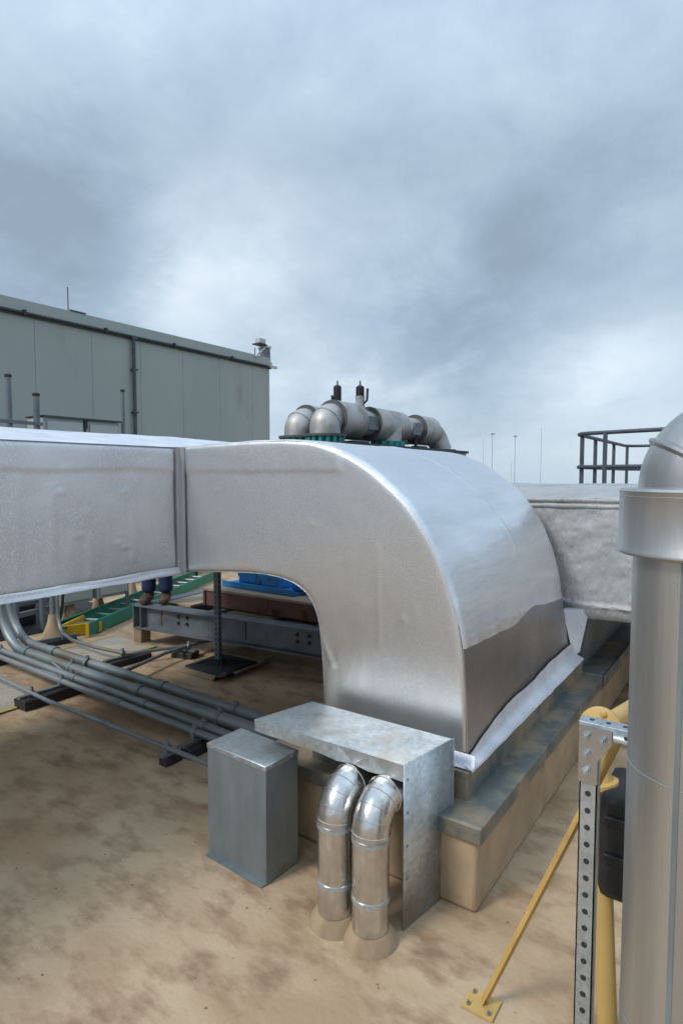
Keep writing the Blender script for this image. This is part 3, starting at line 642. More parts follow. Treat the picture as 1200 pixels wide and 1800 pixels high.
bolts = [(x, z) for x in (.62, .75) for z in (.19, .12)] + [(x, z) for x in (2.22, 2.36) for z in (.19, .12)]
fb1, d1, s1, L1 = ibeam('steel_beam', (-6.0, 4.35, .2), (-2.3, 4.80, .2), .28, .17, 'long grey I-beam with two groups of four bolts, nearest of the steel frame', bolts=bolts, rust=((.36, .06, .25), (1.57, .05, .26)))
b = MB(); p = Vector((-5.99, 4.35, 0)); b.box(-6.012, -6.0, 4.265, 4.435, .2, .48); b.box(-5.90, -5.888, 4.28, 4.365, .22, .46); b.build('end_plate', M['steel'], fb1)
ibeam('steel_beam', (-5.93, 4.47, .2), (-6.08, 7.3, .2), .278, .17, 'grey I-beam running away from the corner where the worker stands')
ibeam('steel_beam', (-3.4, 4.77, .2), (-3.5, 7.3, .2), .278, .15, 'grey I-beam under the right end of the red-brown beam')
ibeam('steel_beam', (-5.0, 4.58, .2), (-5.1, 7.3, .2), .27, .15, 'grey cross beam under the left end of the red-brown beam')
for (x, y, lab) in ((-5.97, 4.36, 'tan stub post under the left end of the bolted beam'), (-2.5, 4.75, 'tan stub post under the hidden right end of the bolted beam'), (-6.05, 7.1, 'tan stub post under the far end of the receding beam')):
    t = thing('stub_post', (x, y, 0), lab, 'post', 'tan stub posts under the steel frame')
    b = MB(); b.box(x - .07, x + .07, y - .07, y + .07, 0, .199); b.build('stub', M['tan_dark'], t, bevel=.01)
    b = MB(); b.lathe([(.16, .003), (.12, .012), (.10, .03)], (x, y, 0), n=20); b.build('sealant_skirt', M['tan_wall'], t)
rb = thing('red_beam', (-4.5, 4.85, .48), 'red-brown rust-stained steel box beam with a tan top carrying the blue pump', 'steel beam')
b = MB(); b.prism([(-5.27, 4.72), (-3.60, 4.80), (-3.60, 4.815), (-5.27, 4.735)], lambda p, z: Vector((p[0], p[1], z)), .49, .665); b.build('web', M['redbrown'], rb)
b = MB(); b.prism([(-5.29, 4.70), (-3.56, 4.78), (-3.56, 5.5), (-5.29, 5.5)], lambda p, z: Vector((p[0], p[1], z)), .665, .69); b.build('top_board', M['wood'], rb)
b = MB(); b.box(-5.29, -5.26, 4.70, 5.5, .49, .662); b.box(-3.6, -3.57, 4.81, 5.5, .49, .662); b.box(-5.26, -3.6, 5.46, 5.5, .49, .662); b.build('end_plate', M['redbrown'], rb)
b = MB()
for z in (.52, .57, .62): b.box(-5.33, -5.295, 4.74, 4.78, z, z + .025)
b.build('bolt', M['dark'], rb)
for (x0, x1, y0, y1, z, m, lab) in ((-4.95, -4.50, 4.62, 4.71, .46, 'wood', 'pale board resting between the bolted beam and red-brown beam'), (-4.42, -4.02, 4.66, 4.76, .45, 'tan_dark', 'brown board beside the pale board'), (-3.98, -3.66, 4.7, 4.78, .455, 'wood', 'short pale board at the right end of the gap')):
    pass
MB().prism([(-6.35, 5.2), (-3.2, 5.2), (-3.2, 7.2), (-6.35, 7.2)], lambda p, z: Vector((p[0], p[1], z)), .004, .02).build('shade_sheet', M['black'], label='black sheet for the shade on the roof inside the steel frame', cat='mat', loc=(-5, 5.5, .0))  # black sheet painted in for the shadowed opening behind the beams
def plank(x0, x1, y0, y1, z, m, lab):
    MB().prism([(x0, y0), (x1, y0 + .05), (x1, y1), (x0, y1)], lambda p, zz: Vector((p[0], p[1], zz)), z - .03, z).build('plank', M[m], bevel=.003, label=lab, cat='plank', group='boards laid inside the steel frame', loc=((x0 + x1) / 2, y0, z))
plank(-4.85, -4.25, 4.66, 5.6, .47, 'wood', 'widest pale board laid behind the bolted beam')
plank(-4.10, -3.75, 4.74, 5.6, .455, 'tan_dark', 'dark brown board laid beside the wide pale board')
plank(-3.70, -3.42, 4.80, 5.6, .47, 'cab', 'grey board at the right of the brown board')
plank(-5.9, -5.45, 4.6, 5.7, .47, 'wood', 'pale board left of the red-brown beam end')
# blue pump skid
pm = thing('blue_pump', (-4.5, 5.1, .69), 'blue machine with a raised rounded hood on the red-brown beam, under the arch', 'pump')
b = MB(); b.box(-5.18, -4.08, 4.90, 5.3, .692, .73); b.box(-5.18, -4.08, 4.90, 4.92, .73, .76); b.build('base_frame', M['blue'], pm, bevel=.004)
b = MB(); b.prism([(4.95, .73), (5.22, .73), (5.22, .87), (5.16, .93), (5.01, .93), (4.95, .87)], lambda p, x: Vector((x, p[0], p[1])), -4.68, -4.36); b.build('motor_hood', M['blue'], pm, bevel=.01)
b = MB(); b.lathe([(.03, -.4), (.09, -.38), (.09, 0), (.06, .02), (.06, .08)], (-4.65, 5.1, .85), (1, 0, 0), 24); b.build('motor', M['blue'], pm)
b = MB(); b.box(-5.0, -4.72, 4.99, 5.2, .73, .90); b.build('gear_housing', M['blue'], pm, bevel=.02)
b = MB(); b.box(-4.20, -4.02, 5.0, 5.15, .73, .87); b.build('bearing_housing', M['blue'], pm, bevel=.02)
b = MB(); b.lathe([(.05, 0), (.05, .03), (.03, .03), (.03, .14)], (-3.97, 5.1, .8), (1, 0, 0), 20); b.build('shaft', M['dark'], pm)
b = MB(); b.lathe([(.07, 0), (.07, .12), (.02, .12), (.02, .22)], (-5.0, 5.45, .692), n=20)
b.build('yellow_canister', M['yellow'], label='yellow canister behind the slotted post, on the board', cat='canister', loc=(-5.0, 5.45, .692))

# ------------------------------------------------------------------ ladders
def rail_poly(w, h): return [(-w / 2, 0), (w / 2, 0), (w / 2, .008), (-w / 2 + .008, .008), (-w / 2 + .008, h - .008), (w / 2, h - .008), (w / 2, h), (-w / 2, h)]
def ladder(name, a, d, L, W_, label, m, nr, z=.03, h=.085, endm='yellow'):
    a = Vector(a); d = Vector(d).normalized(); s_ = Vector((-d.y, d.x, 0))
    t = thing(name, tuple(a), label, 'ladder')
    for k, sg in ((0, 1), (W_, -1)):
        b = MB(); b.prism(rail_poly(.035 * sg, h), lambda q, tt: a + s_ * (k + q[0]) + d * tt + Vector((0, 0, z + q[1])), 0, L); b.build('side_rail', M[m], t)
        b = MB(); b.prism([(-.020, -.004), (.020, -.004), (.020, h + .002), (-.020, h + .002)], lambda q, tt: a + s_ * (k + q[0]) + d * tt + Vector((0, 0, z + q[1])), -.012, .0); b.build('rail_foot', M[endm], t)
    for i in range(nr):
        p = a + d * (.2 + i * .305) + Vector((0, 0, z + h / 2)); b = MB(); b.tube([p + s_ * .02, p + s_ * (W_ - .02)], .017, 8); b.build('rung', M['alu'], t)
    return t
ladder('extension_ladder', (-6.72, 4.12, 0), (-.42, .90, 0), 4.2, .42, 'green fibreglass ladder lying flat across the roof behind the worker', 'green', 13, .02, .155)
t = thing('step_ladder', (-7.05, 4.1, 0), 'short yellow fibreglass step ladder lying on its side, left of the green ladder foot', 'ladder')
for (a0, a1) in (((-7.0, 3.93), (-7.30, 4.42)), ((-6.83, 4.35), (-7.12, 4.85))):
    b = MB(); b.bar((*a0, .085), (*a1, .085), .035, .13); b.build('side_rail', M['yellow'], t, bevel=.006)
for k_ in (.15, .6): b = MB(); b.bar((-7.0 - .3 * k_, 3.93 + .49 * k_, .08), (-6.83 - .29 * k_, 4.35 + .5 * k_, .08), .07, .03); b.build('step', M['alu'], t)
b = MB(); b.bar((-6.98, 3.91, .085), (-6.80, 4.36, .085), .04, .13); b.build('end_bracket', M['yellow'], t, bevel=.006)
b = MB(); b.box(-6.97, -6.93, 3.93, 4.0, .11, .14); b.build('foot_pad', M['green'], t)

# ------------------------------------------------------------------ roof cones, cabinets, posts
cones = [(-7.03, 3.86, .12, .30, 'largest tan flashing cone beside the slim conduit drop'), (-7.62, 4.42, .10, .34, 'tan flashing cone under the left grey cabinet'),
         (-7.78, 4.95, .10, .32, 'tan flashing cone between the two grey cabinets'), (-8.1, 5.75, .09, .36, 'tan flashing cone beside the worker, right of the cabinets')]
c0 = None
for (x, y, r_, h_, lab) in cones:
    t = thing('flashing_cone', (x, y, 0), lab, 'roof flashing', 'tan flashing cones round post feet')
    MB().lathe([(r_ * 1.7, .002), (r_ * 1.25, .02), (r_ * .95, .08), (r_ * .55, h_ * .7), (r_ * .42, h_)], (x, y, 0), n=24).build('cone', M['tan_wall'], t)
    MB().tube([(x, y, h_ - .02), (x, y, h_ + .25)], .035, 14).build('stub_pipe', M['galv_pole'], t)
def cabinet(x, y0, y1, z0, z1, lab, dpt=.25):
    t = thing('electrical_cabinet', (x, y0, z0), lab, 'cabinet', 'grey electrical cabinets on a rack')
    b = MB(); b.box(x - dpt, x, y0, y1, z0, z1); b.build('enclosure', M['cab'], t, bevel=.006)
    b = MB(); b.box(x, x + .025, y0 + .04, y1 - .03, z0 + .045, z1 - .05); dr = b.build('door', M['cab'], t, bevel=.004)
    b = MB(); b.box(x + .02, x + .045, y0 + .07, y0 + .10, (z0 + z1) / 2 - .06, (z0 + z1) / 2 + .06); b.build('latch', M['dark'], dr)
    return t
cabinet(-7.5, 4.23, 4.69, .27, 1.25, 'grey cabinet seen below the duct, left of its twin')
cabinet(-7.5, 4.75, 5.26, .28, 1.25, 'grey cabinet seen below the duct, nearer the worker')
t = cabinet(-7.5, 4.07, 4.62, 1.5, 2.745, 'upper grey cabinet above the duct, left one with a dark rim', .40)
t = cabinet(-7.5, 4.66, 5.16, 1.5, 2.735, 'upper grey cabinet above the duct, right one beside the short pole', .40)
b = MB(); b.box(-7.92, -7.455, 4.05, 5.18, 2.748, 2.760); b.box(-7.47, -7.455, 4.05, 5.18, 2.735, 2.748); b.box(-7.497, -7.47, 4.62, 4.66, 2.62, 2.747)
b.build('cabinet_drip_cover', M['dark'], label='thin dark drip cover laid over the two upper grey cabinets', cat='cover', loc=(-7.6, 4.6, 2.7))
def pole(x, y, zt, r_, lab, rusty=False):
    t = thing('rack_pole', (x, y, 0), lab, 'pole', 'capped galvanised rack poles')
    MB().tube([(x, y, 0), (x, y, zt - .02)], r_, 16).build('tube', M['steel'], t)
    MB().lathe([(r_ * 1.1, .02), (r_ * 1.22, .03), (r_ * 1.22, .05), (r_ * .9, .06)], (x, y, zt - .06), n=18).build('cap', M['dark'], t)
    if rusty: MB().lathe([(r_ * 1.02, 0), (r_ * 1.02, .03)], (x, y, zt - .085), n=18).build('rust_band', M['tan_dark'], t)
    return t
pole(-7.5, 3.65, 3.22, .034, 'tallest capped pole at the far left above the duct')
pole(-7.5, 3.985, 3.03, .038, 'stout capped pole with a rusty band, second from the left', True)
pole(-7.5, 5.23, 3.22, .026, 'slim capped pole right of the upper cabinets')
for (y0_, y1_, z_, lab) in ((3.3, 4.03, 2.65, 'short horizontal strut rail at the left above the duct'), (3.3, 5.3, 1.4, 'horizontal strut rail joining the rack poles, hidden behind the duct')):
    b = MB(); b.bar((-7.455, y0_, z_), (-7.455, y1_, z_ - .01), .04, .04); b.build('strut_rail', M['steel'], label=lab, cat='strut rail', group='strut rails of the cabinet rack', loc=(-7.46, y0_, z_))
# dark low pipework behind the left conduits
t = thing('large_pipe', (-9, 3.5, .3), 'fat grey insulated pipe lying behind the risers at the far left under the duct', 'pipe')
MB().tube([(-8.6, 2.2, .5), (-8.5, 3.6, .52), (-8.2, 4.6, .62), (-8.0, 5.4, .75)], .11, 20).build('pipe_run', M['conduit'], t)
b = MB(); b.tube([(-8.3, 2.2, .75), (-8.0, 3.6, .72), (-7.9, 4.6, .85)], .03, 10); b.build('hose', M['alu'], t)
t = thing('strut_rack', (-7.8, 3.6, 0), 'low dark strut rack behind the conduit risers at the far left', 'rack')
for y_ in (3.1, 3.75): MB().tube([(-7.7, y_, 0), (-7.7, y_, 1.6)], .03, 10).build('leg', M['dark'], t)
b = MB(); b.bar((-7.68, 2.6, .34), (-7.68, 4.4, .36), .05, .05); b.bar((-7.6, 2.9, .2), (-7.6, 4.2, .26), .08, .06); b.build('cross_bar', M['steel'], t)
b = MB(); b.box(-9.4, -7.9, 2.0, 4.1, .02, .34); b.build('shade_block', M['dark'], t)  # added dark block, stands in for the shadowed background here
b = MB(); b.tube(fillet([(-7.1, 4.07, 1.6), (-7.05, 4.03, .8), (-7.1, 4.02, .35), (-7.3, 4.05, .02)], .2), .018, 8)
b.build('black_cable', M['black'], label='black cable hanging beside the left grey cabinet', cat='cable', loc=(-7.1, 4.07, 0))
MB().prism([(-11, 1.2), (-7.42, 1.2), (-7.42, 4.75), (-7.9, 5.3), (-11, 5.3)], lambda p, z: Vector((p[0], p[1], z)), .004, .014).build('shade_sheet', M['black'], label='added dark sheet for the shade on the roof under the electrical cabinets', cat='mat', loc=(-9, 3, 0))  # added black sheet, paints the floor shade around the cabinets
# distant roof clutter between cabinets and person: horizontal louvres
t = thing('louvred_unit', (-9.6, 8, 0), 'grey louvred equipment unit low in the distance behind the worker', 'equipment unit')
b = MB(); b.box(-11.2, -9.6, 6.2, 10.4, .1, 1.35); b.build('casing', M['cab'], t, bevel=.01)
b = MB()
for i in range(14): b.box(-9.6, -9.56, 6.3, 10.3, .2 + i * .08, .235 + i * .08)
b.build('louvre', M['dark'], t)

# ------------------------------------------------------------------ header pipework on a unit behind the elbow
un = thing('chiller_unit', (-4.8, 7.9, 0), 'dark-topped grey equipment unit behind the elbow, carrying the jacketed header pipes', 'equipment unit')
MB().box(-5.7, -4.1, 6.0, 9.45, .15, 2.36).build('casing', M['cab'], un, bevel=.01)
b = MB(); b.box(-5.72, -4.08, 5.85, 9.50, 2.36, 2.40); b.build('top_plate', M['dark'], un)
b = MB(); b.box(-5.6, -4.2, 6.3, 6.4, .0, .15); b.box(-5.6, -4.2, 9.2, 9.3, 0, .15); b.build('skid', M['steel'], un)
def header(x, zc_, ya, yb, label, full=True):
    t = thing('header_pipe', (x, ya, 2.4), label, 'jacketed pipe', 'jacketed header pipes')
    R1, R2, R3 = .175, .245, .235
    # front elbow
    path = fillet([(x, ya + .14, zc_), (x, ya - .14, zc_), (x, ya - .14, 2.40)], .13, 12)
    MB().tube(path, .197, 28).build('elbow', M['pipejack'], t)
    b = MB(); b.lathe([(.19, 0), (.206, .0), (.206, .02), (.19, .02)], path[6], (path[7] - path[5]).normalized(), 28); b.build('elbow_seam', M['pipejack'], t)
    b = MB(); b.lathe([(.27, 0), (.27, .03)], (x, ya - .14, 2.485), n=32); b.build('flange', M['pipejack_d'], t)
    b = MB(); b.lathe([(.20, 0), (.20, .085)], (x, ya - .14, 2.401), n=32)
    for k in range(16):
        a_ = 2 * PI * k / 16; b.lathe([(.03, 0), (.03, .084)], (x + .225 * math.cos(a_), ya - .14 + .225 * math.sin(a_), 2.400), n=8)
    b.build('gasket_bolt', M['teal'], t)
    segs = [(ya, ya + .52, R2), (ya + .52, ya + .86, R1)]
    if full: segs += [(ya + .86, ya + 1.70, R3), (ya + 1.70, ya + 2.22, R1), (ya + 2.22, ya + 2.72, R2 * .96)]
    else: segs += [(ya + .86, yb, R1)]
    for (p, q_, rr) in segs:
        nm = 'collar' if rr > .2 else 'straight'
        pr_ = [(rr, 0), (rr, q_ - p)] if nm == 'straight' else [(rr * .80, -.004), (rr, 0), (rr, q_ - p), (rr * .8, q_ - p + .004)]
        ob = MB().lathe(pr_, (x, p, zc_), (0, 1, 0), 36).build(nm, M['pipejack'], t)
        if nm == 'collar':
            MB().lathe([(rr * .72, 0), (rr * 1.0, 0.001), (rr * 1.012, .012), (rr * .72, .012)], (x, p - .012, zc_), (0, 1, 0), 36).build('end_ring', M['pipejack_d'], ob)
    if full:
        b = MB(); b.lathe([(.17, 0), (.17, .36)], (x + .07, ya + 1.35, 2.40), n=28); b.build('tee_branch', M['pipejack'], t)
        b = MB(); b.lathe([(.22, 0), (.22, .085)], (x + .03, ya + 1.35, 2.40), n=28)
        for k in range(14):
            a_ = 2 * PI * k / 14; b.lathe([(.032, 0), (.032, .09)], (x + .03 + .225 * math.cos(a_), ya + 1.35 + .225 * math.sin(a_), 2.40), n=8)
        b.build('gasket_bolt', M['teal'], t)
        path = fillet([(x, yb - .2, zc_), (x + .0, yb + .22, zc_ - .03), (x + .08, yb + .32, 2.40)], .16, 12)
        MB().tube(path, .175, 28).build('elbow', M['pipejack'], t)
        b = MB(); b.lathe([(.25, 0), (.25, .03)], (x + .08, yb + .30, 2.40), n=28); b.build('flange', M['pipejack_d'], t)
        b = MB(); b.box(x - .1, x + .1, ya + .35, ya + .75, 2.40, 2.46); b.box(x + .1, x + .22, ya + 1.95, ya + 2.25, 2.40, 2.45); b.tube([(x + .12, ya + 2.05, 2.4), (x + .12, ya + 2.05, 2.62)], .025, 8)
        b.build('support_foot', M['dark'], t)
        for yy in (ya + .72, ya + 1.98):
            b = MB(); b.prism([(yy - .12, 2.62), (yy + .12, 2.62), (yy + .14, 2.80), (yy - .08, 2.80)], lambda p, xx: Vector((xx, p[0], p[1])), x + .12, x + .182); b.build('handle', M['steel'], t)
    return t
header(-4.57, 2.72, 6.26, 9.00, 'front jacketed header pipe with collars, tee and an elbow at each end')
header(-5.08, 2.70, 6.36, 9.20, 'rear jacketed header pipe mostly hidden, its elbow at the left', False)
def vent(x, y, z0, zt, side, label):
    t = thing('air_vent_valve', (x, y, z0), label, 'air vent', 'dark air vents above the header pipes')
    b = MB(); b.lathe([(.06, 0), (.07, .05), (.06, .1), (.065, .2)], (x, y, z0), n=14); b.build('valve_body', M['valve_w'], t)
    z = z0 + .18; h = zt - z - .09
    b = MB(); b.lathe([(.03, -.04), (.055, 0), (.058, .02), (.058, h), (.04, h + .02)], (x, y, z), n=18); b.build('vent_body', M['valve_b'], t)
    MB().lathe([(.024, 0), (.024, .04), (.014, .05), (.012, .10)], (x, y, zt - .10), n=12).build('nipple', M['steel'], t)
    b = MB(); b.tube([(x + side * .03, y, z - .1), (x + side * .10, y + .02, z - .04), (x + side * .11, y + .02, z + .12)], .018, 8); b.build('lever', M['blue'] if 0 else M['dark'], t)
    return t
vent(-4.57, 6.92, 2.88, 3.29, 1, 'taller dark air vent with a lever, standing on the front header')
vent(-5.08, 7.10, 2.86, 3.36, -1, 'shorter dark air vent on the rear header, left of its twin')

# ------------------------------------------------------------------ guard railing far right
rl = thing('guard_railing', (-2.5, 10.1, 1.57), 'dark grey two-rail pipe guard railing round a platform at the right', 'railing')
zt, zm = 2.665, 2.13
def rr(z, r_=.03): return fillet([(3.2, 8.75, z), (-2.52, 10.18, z), (-2.62, 15.2, z), (3.2, 14.6, z)], .35, 8)
MB().tube(rr(zt), .032, 12).build('top_rail', M['rail'], rl)
MB().tube(rr(zm), .032, 12).build('mid_rail', M['rail'], rl)
for (x, y_) in ((-2.45, 10.3), (-2.05, 10.06), (-.2, 9.6), (1.6, 9.15), (-2.55, 11.7), (-2.58, 13.5), (-2.6, 15.1), (-.5, 14.92), (1.5, 14.75)):
    MB().box(x - .028, x + .028, y_ - .028, y_ + .028, 1.57, zt).build('post', M['rail'], rl)
pf = thing('equipment_platform', (0, 12.5, 0), 'steel platform deck carrying the guard railing, hidden behind the weathered duct', 'platform')
MB().prism([(-2.7, 10.05), (3.3, 8.6), (3.3, 15.3), (-2.7, 15.3)], lambda p, z: Vector((p[0], p[1], z)), 1.45, 1.565).build('deck', M['steel'], pf)
for x in (-2.5, 3.1):
    for y_ in (10.25, 15.1): MB().box(x - .08, x + .08, y_ - .08, y_ + .08, 0, 1.449).build('leg', M['steel'], pf)

# ------------------------------------------------------------------ distant masts
for (x, y_, zt_, r_, lab) in ((-30.7, 76.3, 6.9, .035, 'shortest faint radio mast, leftmost on the horizon'), (-29.7, 76.9, 7.6, .06, 'thicker radio mast with a small head, second from the left'),
                              (-27.6, 78.4, 3.9, .03, 'low faint mast beside the third tall mast'), (-27.25, 78.7, 7.3, .055, 'tall radio mast in the middle of the group'), (-24.4, 80.7, 8.3, .045, 'rightmost slim radio mast, tallest of the group')):
    t = thing('radio_mast', (x, y_, -18), lab, 'radio mast', 'thin radio masts on the horizon')
    MB().tube([(x, y_, -18), (x, y_, zt_)], [r_ * 1.2, r_ * .6], 6).build('mast_pole', M['mast'], t)
    if r_ > .05: MB().box(x - .18, x + .18, y_ - .18, y_ + .18, zt_ - .25, zt_ - .05).build('mast_head', M['mast'], t)

# ------------------------------------------------------------------ tall jacketed pipe at the right
px_, py_ = -.0985, 1.7045
tp_ = thing('jacketed_riser', (px_, py_, 0), 'tall dull stainless-jacketed pipe with a wide collar and elbow at the right edge', 'pipe')
MB().lathe([(.172, 0), (.172, 1.80)], (px_, py_, 0), n=64).build('pipe_jacket', M['stainless'], tp_)
b = MB(); b.lathe([(.17, 0), (.203, .0), (.2105, .006), (.2105, .012), (.207, .018), (.207, .152), (.209, .156), (.204, .162), (.17, .166)], (px_, py_, 1.805), n=72); b.build('collar', M['stainless'], tp_)
b = MB()
for z in (1.27, .60): MB().lathe([(.1715, 0), (.1742, .002), (.1715, .004)], (px_, py_, z), n=64).build('band_seam', M['galv_pole'], tp_)
for z in (1.82, 1.947): MB().lathe([(.2065, 0), (.2082, .0015), (.2065, .003)], (px_, py_, z), n=72).build('band_seam', M['stainless'], tp_)
path = fillet([(px_, py_, 1.90), (px_, py_, 2.035), (px_ + .6, py_ + .10, 2.035)], .10, 24)
MB().tube(path, .165, 48).build('elbow_jacket', M['stainless'], tp_)
b = MB()
for i in (9, ):
    p = path[i]; d = (path[i + 1] - path[i - 1]).normalized(); b.lathe([(.163, -.012), (.176, -.003), (.176, .003), (.163, .012)], p, d, 48)
b.build('elbow_seam', M['stainless'], tp_)
a_ = math.atan2(-py_, -px_) - .30
b = MB(); c_ = Vector((math.cos(a_), math.sin(a_), 0)); s_ = Vector((-c_.y, c_.x, 0)); p = Vector((px_, py_, 0)) + c_ * .1722
b.bar(p + Vector((0, 0, .02)), p + Vector((0, 0, 1.80)), .012, .004, c_); b.build('lap_seam', M['galv_pole'], tp_)
b = MB(); b.lathe([(.26, .003), (.25, .03), (.19, .12), (.175, .16)], (px_, py_, 0), n=40); b.build('roof_collar', M['tan_wall'], tp_)

# strut bracket frame next to it
bk = thing('strut_bracket', (-.44, 1.92, 0), 'bright bolted strut-channel bracket frame beside the tall pipe at lower right', 'bracket')
bx, by, bz = -.44, 1.92, 1.237
b = MB(); b.box(bx - .0, bx + .004, by, by + .045, 0, bz - .02); b.box(bx, bx + .052, by + .0, by + .004, 0, bz - .02); b.box(bx + .048, bx + .052, by, by + .045, 0, bz - .02)
b.cur = 1
for i in range(18): b.lathe([(.009, 0), (.009, .0012)], (bx + .026, by, bz - .23 - i * .055), (0, -1, 0), 14)
b.build('post_channel', [M['galv'], M['dark']], bk)
b = MB(); b.box(bx - .004, .5, by - .004, by + .044, bz - .006, bz); b.box(bx - .004, .5, by - .004, by - .0005, bz - .045, bz - .006); b.box(bx - .004, .5, by + .040, by + .044, bz - .045, bz - .006); b.cur = 1
for i in range(12): b.lathe([(.0075, 0), (.0075, .0012)], (bx + .028 + i * .048, by + .02, bz), n=14)
for x in (bx + .13, bx + .19): b.lathe([(.006, 0), (.006, .0012)], (x, by - .004, bz - .026), (0, -1, 0), 12)
b.build('top_channel', [M['galv'], M['dark']], bk)
MB().box(.44, .49, by + .001, by + .045, 0, bz - .046).build('post_channel', M['galv'], bk)
b = MB(); gp = [(bx - .002, bz - .012), (bx + .092, bz - .012), (bx + .092, bz - .055), (bx + .054, bz - .115), (bx + .054, bz - .19), (bx - .002, bz - .19)]
b.prism(gp, lambda p, y_: Vector((p[0], y_, p[1])), by - .012, by - .005); b.build('gusset_plate', M['galv_dull'], bk)
for (x, z) in ((bx + .022, bz - .038), (bx + .068, bz - .042), (bx + .022, bz - .095), (bx + .022, bz - .150)):
    b = MB(); b.lathe([(.0125, 0), (.0125, .003), (.0085, .003), (.0085, .011), (.005, .011), (.005, .022)], (x, by - .012, z), (0, -1, 0), 6); b.build('bolt', M['galv'], bk)

# yellow gas fitting
gs = thing('gas_valve', (-.45, 2.45, 1.0), 'yellow-painted flanged gas pipe fitting behind the bolted bracket', 'gas fitting')
def ray_pt(px, py, dist):
    x = (px - 600) / 1050; y = (900 - py) / 1050; p = math.atan(65 / 1050); a = R(35.2)
    f = math.cos(p) + y * math.sin(p); u = -math.sin(p) + y * math.cos(p)
    return Vector((0, 0, 2)) + Vector((-math.sin(a) * f + math.cos(a) * x, math.cos(a) * f + math.sin(a) * x, u)) * dist
g0 = Vector((-.455, 2.30, 1.075)); gax = Vector((-.1, -1, .12)).normalized()
b = MB(); b.lathe([(.072, -.01), (.075, 0), (.075, .014), (.072, .016)], g0, gax, 36); b.build('flange', M['yellow_paint'], gs)
for k in range(4):
    a_ = R(35 + 90 * k); o_ = gax.orthogonal().normalized(); q_ = gax.cross(o_); p = g0 + (o_ * math.cos(a_) + q_ * math.sin(a_)) * .055 + gax * .016
    MB().lathe([(.012, 0), (.012, .007), (.006, .012)], p, gax, 8).build('bolt', M['yellow_paint'], gs)
b = MB(); b.tube(fillet([g0 + gax * .01, g0 + gax * .10, g0 + gax * .10 + Vector((.06, -.01, -.30))], .06, 8), .038, 20); b.build('valve_body', M['yellow_paint'], gs)
g1 = g0 + gax * .10 + Vector((.03, -.01, -.16))
b = MB(); b.lathe([(.062, 0), (.062, .016)], g1, Vector((.06, -.01, -.30)), 28); b.build('flange', M['yellow_paint'], gs)
b = MB(); b.tube([g0 - gax * .0, g0 - gax * .8, g0 - gax * 2.0], .034, 18); b.tube([g1 + Vector((0, 0, -.02)), Vector((g1.x + .05, g1.y, 0))], .034, 18); b.build('gas_pipe', M['yellow_paint'], gs)
t = thing('yellow_brace', (-.5, 2.0, .9), 'thin pale yellow diagonal angle bar behind the bolted bracket', 'brace')
b = MB(); b.bar((-.335, 2.05, 1.19), (-.80, 2.05, .0), .006, .026, (0, 1, 0)); b.bar((-.335, 2.062, 1.19), (-.80, 2.062, .0), .026, .005, (0, 1, 0)); b.build('angle_bar', M['yellow_paint'], t)
b = MB(); b.box(-.86, -.74, 2.0, 2.1, .003, .010); fp = b.build('foot_plate', M['yellow_paint'], t)
for x_, y_ in ((-.84, 2.02), (-.84, 2.08), (-.76, 2.02)): MB().lathe([(.008, 0), (.008, .006), (.004, .006), (.004, .014)], (x_, y_, .010), n=6).build('bolt', M['galv_pole'], fp)
ac = thing('valve_actuator', (-.3, 2.25, .6), 'black actuator housing low behind the bracket and tall pipe', 'actuator')
b = MB(); b.box(-.42, -.14, 2.10, 2.36, .56, .93); b.build('housing', M['black'], ac, bevel=.03)
b = MB(); b.box(-.40, -.16, 2.085, 2.10, .83, .86); b.box(-.40, -.16, 2.085, 2.10, .70, .73); b.build('rib', M['black'], ac, bevel=.004)
b = MB(); b.tube([(-.28, 2.23, 0), (-.28, 2.23, .56)], .03, 14); b.build('stand_pipe', M['dark'], ac)

# ------------------------------------------------------------------ the worker on the beam
def skin(name, pts, edges, m, parent, sub=2, root=0):
    off = world_loc(parent); me = bpy.data.meshes.new(name)
    me.from_pydata([Vector(p[:3]) for p in pts], edges, []); me.materials.append(m)
    o = bpy.data.objects.new(name, me); C.objects.link(o); o.parent = parent
    md = o.modifiers.new('skin', 'SKIN'); md.use_smooth_shade = True
    for i, p in enumerate(pts):
        r_ = p[3]; me.skin_vertices[0].data[i].radius = r_ if isinstance(r_, tuple) else (r_, r_)
    me.skin_vertices[0].data[root].use_root = True
    s_ = o.modifiers.new('sub', 'SUBSURF'); s_.levels = sub; s_.render_levels = sub
    return o
wk = thing('person', (-5.86, 4.50, .48), 'worker in dark blue jeans and brown boots standing on the corner of the steel frame', 'person')
wk.rotation_euler = (0, 0, R(35))
# local frame: facing -Y
H_ = 1.74
P = [(0, 0, .93, (.14, .10)), (0, 0, 1.12, (.13, .09)), (0, 0, 1.32, (.155, .10)), (0, .0, 1.43, (.10, .07)), (0, -.005, 1.50, .055), (0, -.02, 1.57, .07), (0, -.02, 1.66, (.078, .09)), (0, -.01, 1.72, .05)]
E_ = [(i, i + 1) for i in range(7)]
for sg in (-1, 1):
    k = len(P); P += [(sg * .185, 0, 1.40, .058), (sg * .235, .02, 1.13, .045), (sg * .25, -.06, .90, .032), (sg * .25, -.08, .84, (.036, .022)), (sg * .25, -.09, .79, (.034, .016))]
    E_ += [(3, k), (k, k + 1), (k + 1, k + 2), (k + 2, k + 3), (k + 3, k + 4)]
    k = len(P); P += [(sg * .095, 0, .86, .085), (sg * .095, -.01, .48, .055), (sg * .10, .015, .10, .04), (sg * .108, -.05, .05, .035)]
    E_ += [(0, k), (k, k + 1), (k + 1, k + 2), (k + 2, k + 3)]
skin('body', P, E_, M['skin'], wk)
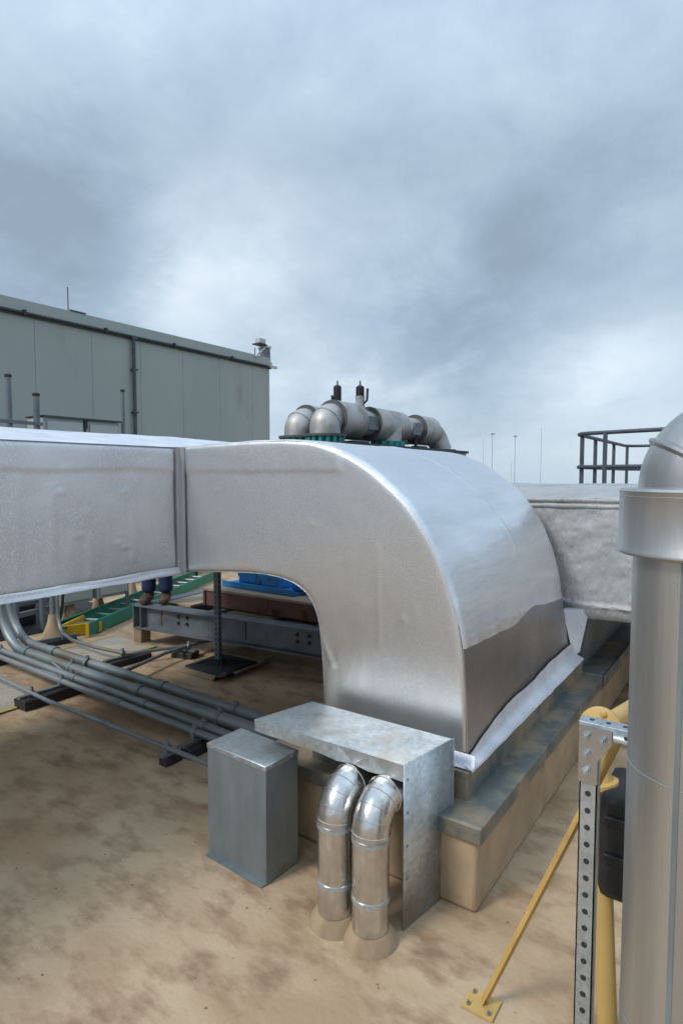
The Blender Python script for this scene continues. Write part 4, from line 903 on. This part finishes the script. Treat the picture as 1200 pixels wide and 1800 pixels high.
for sg in (-1, 1):
    fl_pts = []; 
    for j, (dx, L_) in enumerate(((-.027, .070), (-.009, .080), (.009, .076), (.026, .060))):
        q_ = [(sg * .25, -.09 + dx, .79, .010), (sg * .25, -.092 + dx, .76, .009), (sg * .246, -.095 + dx, .79 - L_ * .7, .008), (sg * .236, -.098 + dx, .79 - L_ - .01, .007)]
        skin('finger', q_, [(0, 1), (1, 2), (2, 3)], M['skin'], wk, 1)
    skin('thumb', [(sg * .245, -.105, .83, .011), (sg * .235, -.135, .805, .010), (sg * .225, -.15, .775, .008)], [(0, 1), (1, 2)], M['skin'], wk, 1)
skin('jacket', [(0, 0, .96, (.165, .125)), (0, 0, 1.12, (.155, .11)), (0, 0, 1.32, (.175, .12)), (0, 0, 1.43, (.12, .085)), (0, 0, 1.485, (.07, .065))] +
     [(s_ * .19, 0, 1.40, .075) if i == 0 else (s_ * .24, .02, 1.13, .062) if i == 1 else (s_ * .25, -.05, .93, .050) for s_ in (-1, 1) for i in range(3)],
     [(0, 1), (1, 2), (2, 3), (3, 4), (3, 5), (5, 6), (6, 7), (3, 8), (8, 9), (9, 10)], M['jacket'], wk)
skin('jeans', [(0, 0, .99, (.15, .115))] + [(s_ * x, y_, z, r_) for s_ in (-1, 1) for (x, y_, z, r_) in ((.085, 0, .88, .11), (.095, -.01, .50, .088), (.10, .01, .28, .086), (.10, .005, .19, .092), (.102, .0, .11, .086))],
     [(0, 1), (1, 2), (2, 3), (3, 4), (4, 5), (0, 6), (6, 7), (7, 8), (8, 9), (9, 10)], M['jeans'], wk)
for sg in (-1, 1):
    skin('boot', [(sg * .102, .02, .16, .068), (sg * .102, .03, .062, (.066, .062)), (sg * .108, -.06, .058, (.064, .058)), (sg * .118, -.14, .052, (.064, .052)), (sg * .122, -.19, .045, (.055, .040))], [(0, 1), (1, 2), (2, 3), (3, 4)], M['boot'], wk)
def local(mb, name, m, parent):
    me = bpy.data.meshes.new(name); me.from_pydata([Vector(v) for v in mb.v], [], mb.f); me.materials.append(m)
    for p in me.polygons: p.use_smooth = True
    o = bpy.data.objects.new(name, me); C.objects.link(o); o.parent = parent; return o
local(MB().sphere((0, -.005, 1.675), .10, 10, (.86, 1.0, .85)), 'hair', M['hair'], wk)
b = MB(); b.sphere((0, -.115, 1.615), .016, 6, (.8, 1.2, 1.4)); local(b, 'nose', M['skin'], wk)
for sg in (-1, 1):
    local(MB().sphere((sg * .030, -.096, 1.64), .011, 6), 'eye', M['white'], wk)
    local(MB().sphere((sg * .082, -.01, 1.62), .025, 6, (.4, .8, 1.2)), 'ear', M['skin'], wk)
local(MB().sphere((0, -.096, 1.573), .022, 6, (1, .4, .3)), 'mouth', M['redbrown'], wk)
